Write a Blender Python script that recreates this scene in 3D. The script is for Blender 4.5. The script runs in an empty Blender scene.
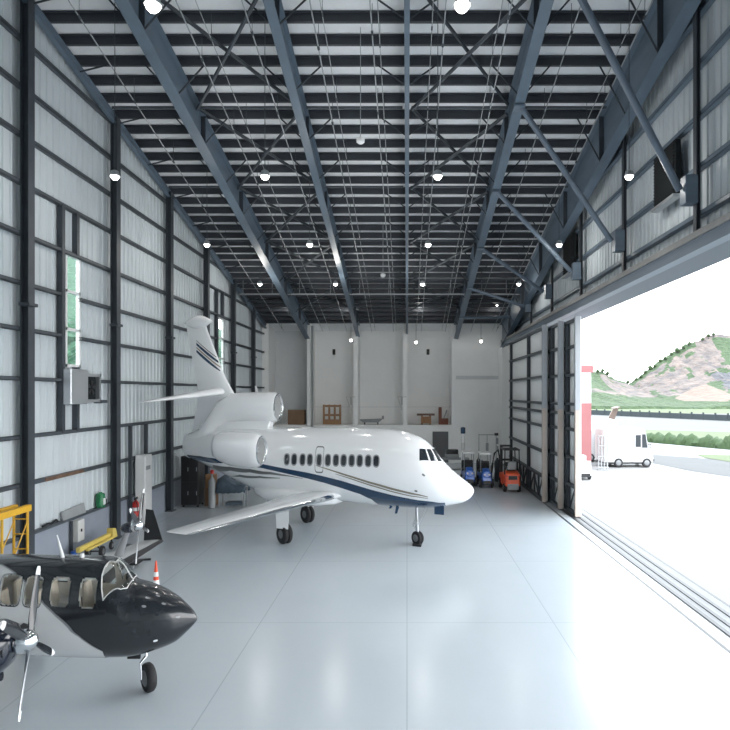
import bpy, bmesh, math, random
from mathutils import Vector, Matrix, noise
random.seed(7)
PI = math.pi
SC = bpy.context.scene
COL = SC.collection

# ------------------------------------------------------------------ camera model
F = 30.0 / 36.0 * 730.0
VX, VY, CAMH = 407.0, 393.0, 4.7
def proj(p):
    return (VX + F * p[0] / p[1], VY - F * (p[2] - CAMH) / p[1])
def at_depth(px, py, d):
    return Vector(((px - VX) / F * d, d, CAMH + (VY - py) / F * d))
def on_ground(px, py, z=0.0):
    d = F * (CAMH - z) / (py - VY)
    return Vector(((px - VX) / F * d, d, z))

cd = bpy.data.cameras.new('camera')
cam = bpy.data.objects.new('camera', cd); COL.objects.link(cam)
cam.location = (0, 0, CAMH); cam.rotation_euler = (PI / 2, 0, 0)
cd.lens = 30; cd.sensor_width = 36; cd.sensor_fit = 'HORIZONTAL'
cd.shift_x = -(VX - 365) / 730.0; cd.shift_y = (VY - 365) / 730.0
cd.clip_end = 2000; cd.clip_start = 0.05
SC.camera = cam

# ------------------------------------------------------------------ materials
def mat(name, color, rough=0.5, metal=0.0, noise_amt=0.0, noise_scale=4.0, bump=0.0, bump_scale=40.0,
        coat=0.0, spec=0.5, bdist=0.02, color2=None, stretch=None, emis=None, estr=0.0, alpha=1.0, trans=0.0, rvar=0.0):
    m = bpy.data.materials.new(name); m.use_nodes = True
    nt = m.node_tree; b = nt.nodes['Principled BSDF']
    b.inputs['Base Color'].default_value = (*color, 1)
    b.inputs['Roughness'].default_value = rough
    b.inputs['Metallic'].default_value = metal
    b.inputs['Specular IOR Level'].default_value = spec
    b.inputs['Coat Weight'].default_value = coat
    b.inputs['Coat Roughness'].default_value = 0.05
    b.inputs['Alpha'].default_value = alpha
    b.inputs['Transmission Weight'].default_value = trans
    if emis:
        b.inputs['Emission Color'].default_value = (*emis, 1)
        b.inputs['Emission Strength'].default_value = estr
    tc = None
    if noise_amt > 0 or bump > 0 or color2 or rvar > 0:
        tc = nt.nodes.new('ShaderNodeTexCoord'); mp = nt.nodes.new('ShaderNodeMapping')
        nt.links.new(tc.outputs['Object'], mp.inputs['Vector'])
        if stretch: mp.inputs['Scale'].default_value = stretch
    if noise_amt > 0 or color2 or rvar > 0:
        n = nt.nodes.new('ShaderNodeTexNoise'); n.inputs['Scale'].default_value = noise_scale
        n.inputs['Detail'].default_value = 6; n.inputs['Roughness'].default_value = 0.6
        nt.links.new(mp.outputs['Vector'], n.inputs['Vector'])
        r = nt.nodes.new('ShaderNodeValToRGB')
        r.color_ramp.elements[0].position = 0.3; r.color_ramp.elements[1].position = 0.7
        c2 = color2 if color2 else tuple(max(0, c * (1 - noise_amt)) for c in color)
        r.color_ramp.elements[0].color = (*c2, 1)
        r.color_ramp.elements[1].color = (*color, 1)
        nt.links.new(n.outputs['Fac'], r.inputs['Fac'])
        nt.links.new(r.outputs['Color'], b.inputs['Base Color'])
        if rvar > 0:
            mr = nt.nodes.new('ShaderNodeMapRange')
            mr.inputs['To Min'].default_value = max(0.02, rough - rvar); mr.inputs['To Max'].default_value = rough + rvar
            nt.links.new(n.outputs['Fac'], mr.inputs['Value']); nt.links.new(mr.outputs['Result'], b.inputs['Roughness'])
    if bump > 0:
        n2 = nt.nodes.new('ShaderNodeTexNoise'); n2.inputs['Scale'].default_value = bump_scale
        n2.inputs['Detail'].default_value = 4
        nt.links.new(mp.outputs['Vector'], n2.inputs['Vector'])
        bp = nt.nodes.new('ShaderNodeBump'); bp.inputs['Strength'].default_value = bump; bp.inputs['Distance'].default_value = bdist
        nt.links.new(n2.outputs['Fac'], bp.inputs['Height']); nt.links.new(bp.outputs['Normal'], b.inputs['Normal'])
    return m

def glass_mat(name, tint, mixf=0.25, rough=0.03):
    """thin pane: mostly see-through, part mirror"""
    m = bpy.data.materials.new(name); m.use_nodes = True
    nt = m.node_tree; nt.nodes.clear()
    o = nt.nodes.new('ShaderNodeOutputMaterial'); t = nt.nodes.new('ShaderNodeBsdfTransparent')
    g = nt.nodes.new('ShaderNodeBsdfGlossy'); mx = nt.nodes.new('ShaderNodeMixShader'); lw = nt.nodes.new('ShaderNodeLayerWeight')
    pw = nt.nodes.new('ShaderNodeMath'); pw.operation = 'POWER'; pw.inputs[1].default_value = 4.0
    ad = nt.nodes.new('ShaderNodeMath'); ad.operation = 'MULTIPLY_ADD'; ad.inputs[1].default_value = .6; ad.inputs[2].default_value = mixf + .03; ad.use_clamp = True
    nt.links.new(lw.outputs['Facing'], pw.inputs[0])
    t.inputs['Color'].default_value = (*tint, 1); g.inputs['Roughness'].default_value = rough
    g.inputs['Color'].default_value = (0.9, 0.95, 1, 1)
    nt.links.new(pw.outputs[0], ad.inputs[0]); nt.links.new(ad.outputs[0], mx.inputs['Fac'])
    nt.links.new(t.outputs[0], mx.inputs[1]); nt.links.new(g.outputs[0], mx.inputs[2]); nt.links.new(mx.outputs[0], o.inputs['Surface'])
    return m

def floor_mat():
    m = mat('epoxy_floor', (0.53, 0.58, 0.615), 0.2, noise_amt=0.05, noise_scale=0.5, spec=0.5, rvar=0.03, stretch=(1, 0.6, 1))
    nt = m.node_tree; b = nt.nodes['Principled BSDF']
    tc = next(n for n in nt.nodes if n.type == 'TEX_COORD')
    sp = nt.nodes.new('ShaderNodeSeparateXYZ'); nt.links.new(tc.outputs['Object'], sp.inputs[0])
    def seam(sock, period, off, w):
        a = nt.nodes.new('ShaderNodeMath'); a.operation = 'ADD'; a.inputs[1].default_value = off
        nt.links.new(sock, a.inputs[0])
        p = nt.nodes.new('ShaderNodeMath'); p.operation = 'PINGPONG'; p.inputs[1].default_value = period / 2
        nt.links.new(a.outputs[0], p.inputs[0])
        l = nt.nodes.new('ShaderNodeMath'); l.operation = 'LESS_THAN'; l.inputs[1].default_value = w
        nt.links.new(p.outputs[0], l.inputs[0]); return l.outputs[0]
    sx = seam(sp.outputs['X'], 3.0, 0.0, 0.011); sy = seam(sp.outputs['Y'], 4.55, 1.2, 0.011)
    mx = nt.nodes.new('ShaderNodeMath'); mx.operation = 'MAXIMUM'
    nt.links.new(sx, mx.inputs[0]); nt.links.new(sy, mx.inputs[1])
    sc = nt.nodes.new('ShaderNodeMath'); sc.operation = 'MULTIPLY'; sc.inputs[1].default_value = 0.35
    nt.links.new(mx.outputs[0], sc.inputs[0])
    old = b.inputs['Base Color'].links[0].from_socket
    mixn = nt.nodes.new('ShaderNodeMix'); mixn.data_type = 'RGBA'
    nt.links.new(sc.outputs[0], mixn.inputs['Factor']); nt.links.new(old, mixn.inputs[6])
    mixn.inputs[7].default_value = (0.2, 0.24, 0.28, 1)
    nt.links.new(mixn.outputs[2], b.inputs['Base Color'])
    return m

def stile_mat():
    m = mat('stile_paint', (0.5, 0.52, 0.55), 0.5)
    nt = m.node_tree; b = nt.nodes['Principled BSDF']
    tc = nt.nodes.new('ShaderNodeTexCoord'); sp = nt.nodes.new('ShaderNodeSeparateXYZ'); nt.links.new(tc.outputs['Object'], sp.inputs[0])
    g = nt.nodes.new('ShaderNodeMath'); g.operation = 'GREATER_THAN'; g.inputs[1].default_value = 4.05
    nt.links.new(sp.outputs['Z'], g.inputs[0])
    mx = nt.nodes.new('ShaderNodeMix'); mx.data_type = 'RGBA'; nt.links.new(g.outputs[0], mx.inputs['Factor'])
    mx.inputs[6].default_value = (0.50, 0.43, 0.38, 1); mx.inputs[7].default_value = (0.36, 0.39, 0.42, 1)
    nt.links.new(mx.outputs[2], b.inputs['Base Color'])
    return m

M = {}
M['floor'] = floor_mat()
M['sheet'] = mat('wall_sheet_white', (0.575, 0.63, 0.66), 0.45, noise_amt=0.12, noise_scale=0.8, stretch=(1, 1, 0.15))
M['roof'] = mat('roof_insulation', (0.90, 0.915, 0.93), 0.6, noise_amt=0.08, noise_scale=2)
M['dark'] = mat('dark_steel', (0.048, 0.059, 0.072), 0.5, noise_amt=0.25, noise_scale=3)
M['girt'] = mat('girt_steel', (0.07, 0.085, 0.10), 0.5, noise_amt=0.25, noise_scale=3)
M['rafter'] = mat('rafter_steel', (0.145, 0.195, 0.25), 0.42, noise_amt=0.25, noise_scale=1.4, stretch=(1, 0.4, 2))
M['purlin'] = mat('purlin_steel', (0.05, 0.057, 0.069), 0.5, noise_amt=0.2, noise_scale=3)
M['brace'] = mat('brace_steel', (0.03, 0.04, 0.05), 0.5)
M['strut'] = mat('strut_steel', (0.13, 0.17, 0.22), 0.4, noise_amt=0.15, noise_scale=3)
M['pipe'] = mat('pipe_galvanised', (0.40, 0.42, 0.44), 0.4, metal=0.3)
M['wainscot'] = mat('wainscot_paint', (0.29, 0.325, 0.385), 0.7, noise_amt=0.12, noise_scale=1.5)
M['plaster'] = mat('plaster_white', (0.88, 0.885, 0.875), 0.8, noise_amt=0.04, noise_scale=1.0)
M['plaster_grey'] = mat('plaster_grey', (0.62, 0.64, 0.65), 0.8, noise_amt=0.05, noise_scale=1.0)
M['stile'] = stile_mat()
M['jet'] = mat('jet_white', (0.86, 0.875, 0.885), 0.14, coat=0.6)
M['jet_blue'] = mat('jet_blue', (0.007, 0.038, 0.09), 0.2, coat=0.5)
M['jet_gold'] = mat('jet_gold', (0.25, 0.22, 0.17), 0.3, metal=0.3)
M['jet_grey'] = mat('jet_grey', (0.16, 0.17, 0.17), 0.3, metal=0.2)
M['chrome'] = mat('polished_metal', (0.8, 0.82, 0.84), 0.12, metal=1.0)
M['alu'] = mat('brushed_aluminium', (0.6, 0.62, 0.64), 0.35, metal=0.9)
M['hub'] = mat('wheel_hub_grey', (0.2, 0.21, 0.22), 0.5, metal=0.3)
M['darkglass'] = mat('dark_glass', (0.02, 0.025, 0.03), 0.06, coat=0.5)
M['glass'] = glass_mat('thin_glass', (0.93, 0.95, 0.94), 0.03)
M['cabinglass'] = glass_mat('cabin_glass', (0.93, 0.94, 0.92), 0.02)
M['rubber'] = mat('rubber', (0.018, 0.018, 0.02), 0.75, noise_amt=0.2, noise_scale=9)
M['black'] = mat('black_paint', (0.014, 0.015, 0.017), 0.45)
M['slate'] = mat('slate_gloss', (0.018, 0.022, 0.027), 0.2, coat=0.5, noise_amt=0.15, noise_scale=2)
M['cowl'] = mat('cowl_navy', (0.012, 0.016, 0.028), 0.18, coat=0.6)
M['planewhite'] = mat('plane_white', (0.68, 0.69, 0.69), 0.25, coat=0.4)
M['trimgrey'] = mat('trim_grey', (0.25, 0.26, 0.27), 0.3)
M['seat'] = mat('cream_leather', (0.70, 0.62, 0.52), 0.6, noise_amt=0.2, noise_scale=6)
M['white'] = mat('white_paint', (0.78, 0.79, 0.79), 0.4)
M['offwhite'] = mat('off_white_paint', (0.62, 0.63, 0.62), 0.5, noise_amt=0.1, noise_scale=2)
M['grey'] = mat('grey_paint', (0.32, 0.34, 0.35), 0.5, noise_amt=0.15, noise_scale=3)
M['doorgrey'] = mat('door_grey', (0.10, 0.105, 0.11), 0.5)
M['yellow'] = mat('yellow_paint', (0.74, 0.42, 0.03), 0.45, noise_amt=0.15, noise_scale=5)
M['paleyellow'] = mat('pale_yellow_paint', (0.72, 0.56, 0.14), 0.45, noise_amt=0.15, noise_scale=5)
M['green'] = mat('green_can', (0.01, 0.16, 0.06), 0.4)
M['red'] = mat('red_paint', (0.5, 0.03, 0.025), 0.4)
M['orange'] = mat('orange_paint', (0.80, 0.10, 0.025), 0.4, noise_amt=0.1, noise_scale=4)
M['coneorange'] = mat('cone_orange', (0.75, 0.08, 0.03), 0.5)
M['blue'] = mat('blue_paint', (0.02, 0.12, 0.50), 0.3, coat=0.3)
M['bluegrey'] = mat('bluegrey_tarp', (0.10, 0.14, 0.18), 0.7, noise_amt=0.4, noise_scale=5, bump=0.4, bump_scale=9)
M['lining'] = mat('cabin_lining', (0.88, 0.86, 0.82), 0.7)
M['leaf'] = mat('bright_leaves', (0.030, 0.105, 0.050), 0.8, color2=(0.008, 0.034, 0.018), noise_scale=2.2)
M['vanwhite'] = mat('van_white', (0.40, 0.41, 0.42), 0.35)
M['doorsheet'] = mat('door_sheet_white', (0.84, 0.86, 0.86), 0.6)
M['soffit'] = mat('soffit_steel', (0.07, 0.095, 0.125), 0.5)
M['fascia'] = mat('fascia_paint', (0.34, 0.335, 0.325), 0.6, noise_amt=0.3, noise_scale=1.5)
M['wood'] = mat('pine_wood', (0.40, 0.22, 0.11), 0.65, noise_amt=0.45, noise_scale=3, stretch=(8, 8, 1))
M['cardboard'] = mat('cardboard', (0.24, 0.15, 0.09), 0.8, noise_amt=0.15, noise_scale=3)
M['redwood'] = mat('red_brown_wood', (0.22, 0.07, 0.045), 0.65, noise_amt=0.4, noise_scale=4)
M['rust'] = mat('rusty_steel', (0.17, 0.10, 0.065), 0.7, noise_amt=0.5, noise_scale=6)
M['bulb'] = mat('lamp_glow', (1, 1, 1), 0.4, emis=(1, 0.97, 0.90), estr=9)
M['concrete'] = mat('apron_concrete', (0.22, 0.222, 0.222), 0.8, noise_amt=0.10, noise_scale=0.25)
M['trackstrip'] = mat('track_concrete', (0.17, 0.18, 0.19), 0.6, noise_amt=0.15, noise_scale=2)
M['trackrail'] = mat('track_steel', (0.05, 0.058, 0.065), 0.45, metal=0.4, noise_amt=0.3, noise_scale=8)
M['asphalt'] = mat('asphalt', (0.065, 0.068, 0.070), 0.85, noise_amt=0.15, noise_scale=0.6)
M['runway'] = mat('runway_surface', (0.086, 0.088, 0.086), 0.85, noise_amt=0.12, noise_scale=0.1)
M['grass'] = mat('grass_mown', (0.073, 0.101, 0.043), 0.9, noise_amt=0.3, noise_scale=0.6)
M['hedge'] = mat('hedge_leaves', (0.038, 0.068, 0.023), 0.85, color2=(0.015, 0.036, 0.010), noise_scale=3, bump=0.8, bump_scale=6)
M['rock'] = mat('cliff_rock', (0.152, 0.119, 0.102), 0.9, color2=(0.052, 0.049, 0.052), noise_scale=0.33, stretch=(1, .5, .45), bump=1.0, bump_scale=0.35, bdist=2.5)
M['rockgrey'] = mat('cliff_rock_grey', (0.096, 0.091, 0.096), 0.9, color2=(0.032, 0.036, 0.045), noise_scale=0.4, stretch=(1, .5, .5), bump=1.0, bump_scale=0.4, bdist=2.5)
M['earth'] = mat('bare_earth', (0.160, 0.120, 0.096), 0.9, color2=(0.113, 0.081, 0.067), noise_scale=0.4, bump=0.8, bump_scale=0.5, bdist=1.0)
M['scrub'] = mat('scrub_green', (0.049, 0.080, 0.032), 0.9, color2=(0.017, 0.038, 0.014), noise_scale=0.55, bump=1.0, bump_scale=0.6, bdist=2.0)
M['fence'] = mat('fence_dark', (0.025, 0.035, 0.04), 0.8)
M['redwall'] = mat('red_wall_paint', (0.26, 0.095, 0.10), 0.6, noise_amt=0.1, noise_scale=1)
M['tailbrown'] = mat('tail_brown', (0.10, 0.07, 0.055), 0.35)
M['louver'] = mat('louver_dark', (0.017, 0.02, 0.022), 0.8, spec=0.15)

# ------------------------------------------------------------------ mesh builder
class MB:
    def __init__(self, T=None):
        self.v = []; self.f = []; self.mi = []; self.T = T
    def pt(self, p):
        self.v.append(tuple(self.T(*p)) if self.T else tuple(p)); return len(self.v) - 1
    def face(self, ids, mi=0):
        self.f.append(tuple(ids)); self.mi.append(mi)
    def box(self, x0, y0, z0, x1, y1, z1, mi=0):
        i = [self.pt(p) for p in ((x0,y0,z0),(x1,y0,z0),(x1,y1,z0),(x0,y1,z0),(x0,y0,z1),(x1,y0,z1),(x1,y1,z1),(x0,y1,z1))]
        for q in ((0,3,2,1),(4,5,6,7),(0,1,5,4),(1,2,6,5),(2,3,7,6),(3,0,4,7)):
            self.face([i[k] for k in q], mi)
        return self
    def hexa(self, pts, mi=0):
        i = [self.pt(p) for p in pts]
        for q in ((0,3,2,1),(4,5,6,7),(0,1,5,4),(1,2,6,5),(2,3,7,6),(3,0,4,7)):
            self.face([i[k] for k in q], mi)
        return self
    def loft(self, rings, cap0=True, cap1=True, mi=0, closed=True):
        ids = [[self.pt(p) for p in r] for r in rings]
        n = len(ids[0])
        for a, b in zip(ids[:-1], ids[1:]):
            for k in range(n if closed else n - 1):
                k2 = (k + 1) % n
                self.face((a[k], a[k2], b[k2], b[k]), mi)
        if cap0: self.face(tuple(reversed(ids[0])), mi)
        if cap1: self.face(tuple(ids[-1]), mi)
        return self
    def tube(self, path, r, n=8, mi=0, cap=True, squash=None):
        path = [Vector(p) for p in path]; rings = []
        rs = r if isinstance(r, (list, tuple)) else [r] * len(path)
        up0 = None
        for i, p in enumerate(path):
            d = (path[min(i + 1, len(path) - 1)] - path[max(i - 1, 0)]).normalized()
            ref = Vector((0, 0, 1)) if abs(d.z) < 0.95 else Vector((0, 1, 0))
            a = d.cross(ref).normalized(); b = a.cross(d).normalized()
            rings.append([p + a * math.cos(2*PI*k/n) * rs[i] + b * math.sin(2*PI*k/n) * rs[i] for k in range(n)])
        return self.loft(rings, cap, cap, mi)
    def lathe(self, c, axis, prof, n=24, mi=0, cap=True):
        """prof: list of (distance along axis, radius)"""
        c = Vector(c); ax = Vector(axis).normalized()
        ref = Vector((0, 0, 1)) if abs(ax.z) < 0.9 else Vector((0, 1, 0))
        a = ax.cross(ref).normalized(); b = a.cross(ax).normalized()
        rings = [[c + ax * t + (a * math.cos(2*PI*k/n) + b * math.sin(2*PI*k/n)) * max(r, 1e-4) for k in range(n)] for t, r in prof]
        return self.loft(rings, cap, cap, mi)
    def prism(self, poly, y0, y1, axis='y', mi=0):
        """poly: list of 2-D points; extruded along axis"""
        def P(q, t):
            if axis == 'y': return (q[0], t, q[1])
            if axis == 'x': return (t, q[0], q[1])
            return (q[0], q[1], t)
        return self.loft([[P(q, y0) for q in poly], [P(q, y1) for q in poly]], True, True, mi)
    def build(self, name, m, parent=None, loc=None, smooth=35, bevel=0, seg=1, fix=True):
        """links ONE mesh object; loc = world origin for the mesh's own frame"""
        o_loc = Vector(loc) if loc else (Vector(parent['_w']) if parent is not None and '_w' in parent else Vector((0, 0, 0)))
        me = bpy.data.meshes.new(name)
        me.from_pydata([tuple(Vector(p) - o_loc) for p in self.v], [], self.f)
        for k in (m if isinstance(m, (list, tuple)) else [m]): me.materials.append(k)
        if any(self.mi): me.polygons.foreach_set('material_index', self.mi)
        if fix:
            bm = bmesh.new(); bm.from_mesh(me)
            bmesh.ops.recalc_face_normals(bm, faces=bm.faces); bm.to_mesh(me); bm.free()
        if smooth:
            me.polygons.foreach_set('use_smooth', [True] * len(me.polygons))
            me.set_sharp_from_angle(angle=math.radians(smooth))
        o = bpy.data.objects.new(name, me); COL.objects.link(o)
        if parent is not None:
            o.parent = parent
            o.location = o_loc - Vector(parent['_w'])
        else:
            o.location = o_loc
        o['_w'] = list(o_loc)
        if bevel:
            bv = o.modifiers.new('edge', 'BEVEL'); bv.width = bevel; bv.segments = seg; bv.limit_method = 'ANGLE'
        return o

def tag(o, label, cat, group=None, kind=None):
    o['label'] = label; o['category'] = cat
    if group: o['group'] = group
    if kind: o['kind'] = kind
    return o
def thing(name, loc, label, cat, group=None):
    o = bpy.data.objects.new(name, None); COL.objects.link(o)
    o.location = loc; o['_w'] = list(loc); o.empty_display_size = 0.2
    return tag(o, label, cat, group)
def struct(o, label=None):
    o['kind'] = 'structure'
    if label: o['label'] = label
    return o
def copy_tree(root, loc, label, group=None):
    r = root.copy(); COL.objects.link(r); r.location = loc; r['_w'] = list(loc); r['label'] = label
    if group: r['group'] = group
    for ch in list(root.children):
        if ch.name.startswith('lamp_cord'): continue
        c = ch.copy(); COL.objects.link(c); c.parent = r
        for g in list(ch.children):
            d = g.copy(); COL.objects.link(d); d.parent = c
    return r
ORD = ['first','second','third','fourth','fifth','sixth','seventh','eighth','ninth','tenth','eleventh','twelfth','thirteenth','fourteenth','fifteenth','sixteenth','seventeenth']

# ------------------------------------------------------------------ hangar shell
XL, XR, YB = -9.75, 6.95, 41.0          # left sheet, right sheet, back wall
Y0 = -7.0
SL = 0.209
def RZ(y): return 18.07 - SL * y        # underside of the roof deck

struct(MB().box(-9.9, Y0, -0.25, 7.15, 43.4, 0.0).build('floor', M['floor'], smooth=0))

# roof deck and purlins
def roof_mb():
    mb = MB()
    mb.hexa([(-9.95,Y0,RZ(Y0)),(7.2,Y0,RZ(Y0)),(7.2,43.5,RZ(43.5)),(-9.95,43.5,RZ(43.5)),
             (-9.95,Y0,RZ(Y0)+.12),(7.2,Y0,RZ(Y0)+.12),(7.2,43.5,RZ(43.5)+.12),(-9.95,43.5,RZ(43.5)+.12)])
    return mb
ceiling = struct(roof_mb().build('ceiling', M['roof'], smooth=0), 'sloping white insulated hangar roof on dark purlins')
k = 0; y = 4.5 - .768*14
while y < 40.9:
    mb = MB(); z = RZ(y)
    mb.box(-9.7, y, z - .225, 6.9, y + .012, z + .0)
    mb.box(-9.7, y, z - .235, 6.9, y + .10, z - .223)
    mb.box(-9.7, y - .09, z - .02, 6.9, y, z - .005)
    mb.build('purlin', M['purlin'], ceiling, smooth=0)
    y += 0.768

# ribbed sheet wall helper (plane X = const, inner side towards sgn)
def ribbed(mb, X, y0, y1, zb, zt, sgn, pitch=0.30, d=0.035):
    """zb, zt: functions of y"""
    ys = []; y = math.floor(y0 / pitch) * pitch
    prof = [(0, 0), (.70, 0), (.78, 1), (.92, 1)]
    while y < y1:
        for t, h in prof: ys.append((y + t * pitch, h))
        y += pitch
    ys = [(yy, h) for yy, h in ys if y0 < yy < y1]
    ys = [(y0, 0)] + ys + [(y1, 0)]
    ring_in = [(X + sgn * d * h, yy, zb(yy)) for yy, h in ys]; ring_t = [(X + sgn * d * h, yy, zt(yy)) for yy, h in ys]
    ids = [mb.pt(p) for p in ring_in]; idt = [mb.pt(p) for p in ring_t]
    for k in range(len(ids) - 1): mb.face((ids[k], ids[k+1], idt[k+1], idt[k]))
    # outer skin so that the wall has real thickness
    o = [mb.pt((X - sgn * .06, yy, zf(yy))) for yy, zf in ((y0, zb), (y1, zb), (y1, zt), (y0, zt))]
    mb.face(o); mb.face((ids[0], idt[0], o[3], o[0])); mb.face((ids[-1], o[1], o[2], idt[-1]))
    mb.face((idt[0], *idt[1:], o[2], o[3])); mb.face((*reversed(ids), o[0], o[1]))

# end wall behind the photographer
struct(MB().hexa([(-9.9,Y0-.2,0),(7.2,Y0-.2,0),(7.2,Y0,0),(-9.9,Y0,0),(-9.9,Y0-.2,RZ(Y0)),(7.2,Y0-.2,RZ(Y0)),(7.2,Y0,RZ(Y0)),(-9.9,Y0,RZ(Y0))]).build('wall_front', M['sheet'], smooth=0))
# left wall with two window openings
WINS = [(17.26, 18.04, 5.45, 8.70), (31.1, 32.1, 5.45, 8.62)]
mb = MB()
cz = lambda v: (lambda yy: v)
edges = [Y0, WINS[0][0], WINS[0][1], WINS[1][0], WINS[1][1], 43.0]
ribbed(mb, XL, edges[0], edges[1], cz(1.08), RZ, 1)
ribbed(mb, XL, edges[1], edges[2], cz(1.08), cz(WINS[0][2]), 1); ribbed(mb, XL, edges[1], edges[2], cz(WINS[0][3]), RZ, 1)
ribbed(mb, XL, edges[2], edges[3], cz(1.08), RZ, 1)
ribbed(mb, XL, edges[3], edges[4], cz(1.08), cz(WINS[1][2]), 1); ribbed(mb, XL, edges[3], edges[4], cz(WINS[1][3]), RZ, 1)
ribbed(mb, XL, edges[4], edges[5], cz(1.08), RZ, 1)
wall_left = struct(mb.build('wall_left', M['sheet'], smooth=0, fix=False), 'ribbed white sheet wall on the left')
MB().box(XL - .15, Y0, 0, XL + .13, 43, 1.06).build('wainscot', M['wainscot'], wall_left, smooth=0)
MB().box(XL - .02, Y0, 1.06, XL + .165, 43, 1.13).build('sill_rail', M['girt'], wall_left, smooth=0)
COLY = [6.1, 10.6, 15.17, 19.76, 24.27, 28.75, 33.2, 37.5]
for gz in (13.55, 12.35, 11.15, 9.95, 8.68, 7.45, 6.3, 5.06, 3.6, 2.4, 14.75, 15.9):
    mb = MB(); ye = min(43.0, (18.07 - gz) / SL - .2)
    for s0, s1 in ((Y0, min(ye, 16.9)), (17.93, min(ye, 30.6)), (32.0, ye)) if 5.3 < gz < 8.65 else ((Y0, ye),):
        if s1 > s0:
            mb.box(XL + .04, s0, gz - .05, XL + .17, s1, gz - .038)
            mb.box(XL + .158, s0, gz - .05, XL + .17, s1, gz + .05)
            mb.box(XL + .04, s0, gz + .038, XL + .17, s1, gz + .05)
    mb.build('girt', M['girt'], wall_left, smooth=0)
MB().box(XL + .171, 16.1, 2.35, XL + .185, 18.0, 2.45).build('rusty_girt_splice', M['rust'], wall_left, smooth=0)['label'] = 'rust brown length of girt'
MB().box(XL + .04, 18.85, 4.38, XL + .17, 19.45, 4.48).build('girt', M['girt'], wall_left, smooth=0)
# steel columns of the left wall
col_lab = ['just ahead of the yellow scaffold', 'left of the tall green window', 'right of the tall green window', 'beside the black cabinet', 'behind the jet tail fin',
           'behind the jet tail engine', 'close to the back wall']
def i_column(mb, X0, X1, y, w, z0, z1f, t=.022):
    for xx in (X0, X1 - t):
        mb.hexa([(xx,y-w/2,z0),(xx+t,y-w/2,z0),(xx+t,y+w/2,z0),(xx,y+w/2,z0),(xx,y-w/2,z1f(y-w/2)),(xx+t,y-w/2,z1f(y-w/2)),(xx+t,y+w/2,z1f(y+w/2)),(xx,y+w/2,z1f(y+w/2))])
    mb.box(X0 + t, y - .012, z0, X1 - t, y + .012, z1f(y + .1))
for i, y in enumerate(COLY[1:]):
    lab = ['dark steel wall column out at the camera end of the left wall', 'dark steel wall column behind the yellow scaffold, left of the tall window',
           'dark steel wall column between the tall window and the white locker', 'dark steel wall column beside the black cabinet',
           'dark steel wall column just behind the jet tail fin', 'dark steel wall column between the jet fin and the back wall',
           'dark steel wall column nearest the back wall'][i]
    t = thing('steel_column', (-9.55, y, 0), lab, 'column', 'steel columns of the left wall')
    mb = MB(); i_column(mb, -9.575, -9.36, y, .26, 0, lambda q: RZ(q) - .3); mb.build('column_shaft', M['dark'], t, smooth=0)
    MB().box(-9.577, y - .18, 6.86, -9.31, y + .18, 6.94).build('collar', M['dark'], t, smooth=0)
    MB().box(-9.577, y - .2, 0, -9.28, y + .2, .03).build('base_plate', M['dark'], t, smooth=0)

# windows in the left wall
for wi, (a, b, z0, z1) in enumerate(WINS):
    t = bpy.data.objects.new('window_%d' % (wi + 1), None); COL.objects.link(t); t.location = (XL, (a + b) / 2, z0); t['_w'] = list(t.location)
    struct(t, 'tall narrow three-pane window with white frame in the left wall' if wi == 0 else 'tall narrow window beyond the jet fin')
    mb = MB(); w = .075; xi = XL + .075
    mb.box(XL - .03, a, z0, xi, a + w, z1); mb.box(XL - .03, b - w, z0, xi, b, z1)
    mb.box(XL - .03, a, z0, xi, b, z0 + w); mb.box(XL - .03, a, z1 - w, xi, b, z1)
    for q in (1, 2):
        zz = z0 + (z1 - z0) * q / 3; mb.box(XL - .03, a, zz - .04, xi, b, zz + .04)
    mb.build('window_frame', M['white'], t, smooth=0)
    for q in range(3):
        h = (z1 - z0) / 3
        MB().box(xi - .03, a + w, z0 + q*h + .04, xi - .02, b - w, z0 + (q+1)*h - .04).build('pane', M['glass'], t, smooth=0)
    for yy, zs in ((a - .31, ((3.6, 9.95),)), (b - .34, ((3.6, z0 - .001), (z1 + .001, 9.95)))):
        for za, zb in zs: MB().box(XL + .04, yy - .07, za, XL + .19, yy + .07, zb).build('window_post', M['dark'], t, smooth=0)

# back wall: lower wall, recessed bays between pilasters, side panels
bw = MB()
zl = 2.54
bw.box(-9.9, YB, 0, 7.15, YB + 2.2, zl)                                  # lower storey, the ledge on its top
bw.box(-9.9, YB + 2.0, zl, 7.15, YB + 2.25, RZ(YB + 2.0) + .05)          # rear of the recesses
bw.box(3.25, YB, zl, 7.15, YB + 2.0, 9.4)                                # flush right-hand bay
wall_back = struct(bw.build('wall_back', M['plaster'], smooth=0), 'tall white back wall with recessed bays')
for x0, x1, mm in ((-6.72, -6.5, 'plaster'), (-3.6, -3.3, 'plaster'), (-.28, .02, 'plaster'), (3.0, 3.26, 'plaster'), (-9.75, -9.3, 'plaster'), (6.15, 6.4, 'plaster')):
    MB().box(x0, YB - .12, 0 if x0 > 3 else zl - .02, x1, YB + 2.0, 9.45).build('pilaster', M[mm], wall_back, smooth=0)
MB().box(3.3, YB - .05, 5.62, 6.38, YB + .01, 5.86).build('wall_ledge', M['plaster_grey'], wall_back, smooth=0)
MB().box(-9.3, YB + 1.94, 5.7, -6.72, YB + 2.0, 5.95).build('wall_ledge', M['plaster_grey'], wall_back, smooth=0)
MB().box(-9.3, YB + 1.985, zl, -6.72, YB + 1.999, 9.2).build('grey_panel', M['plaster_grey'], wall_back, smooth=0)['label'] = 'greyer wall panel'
MB().box(-6.5, YB + .02, 3.75, 3.0, YB + .035, 3.765).build('guard_wire', M['pipe'], wall_back, smooth=0)
mb = MB(); mb.box(1.72, YB - .07, .02, 2.78, YB + .0, 2.1); mb.build('door_1', M['doorgrey'], smooth=0)
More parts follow.
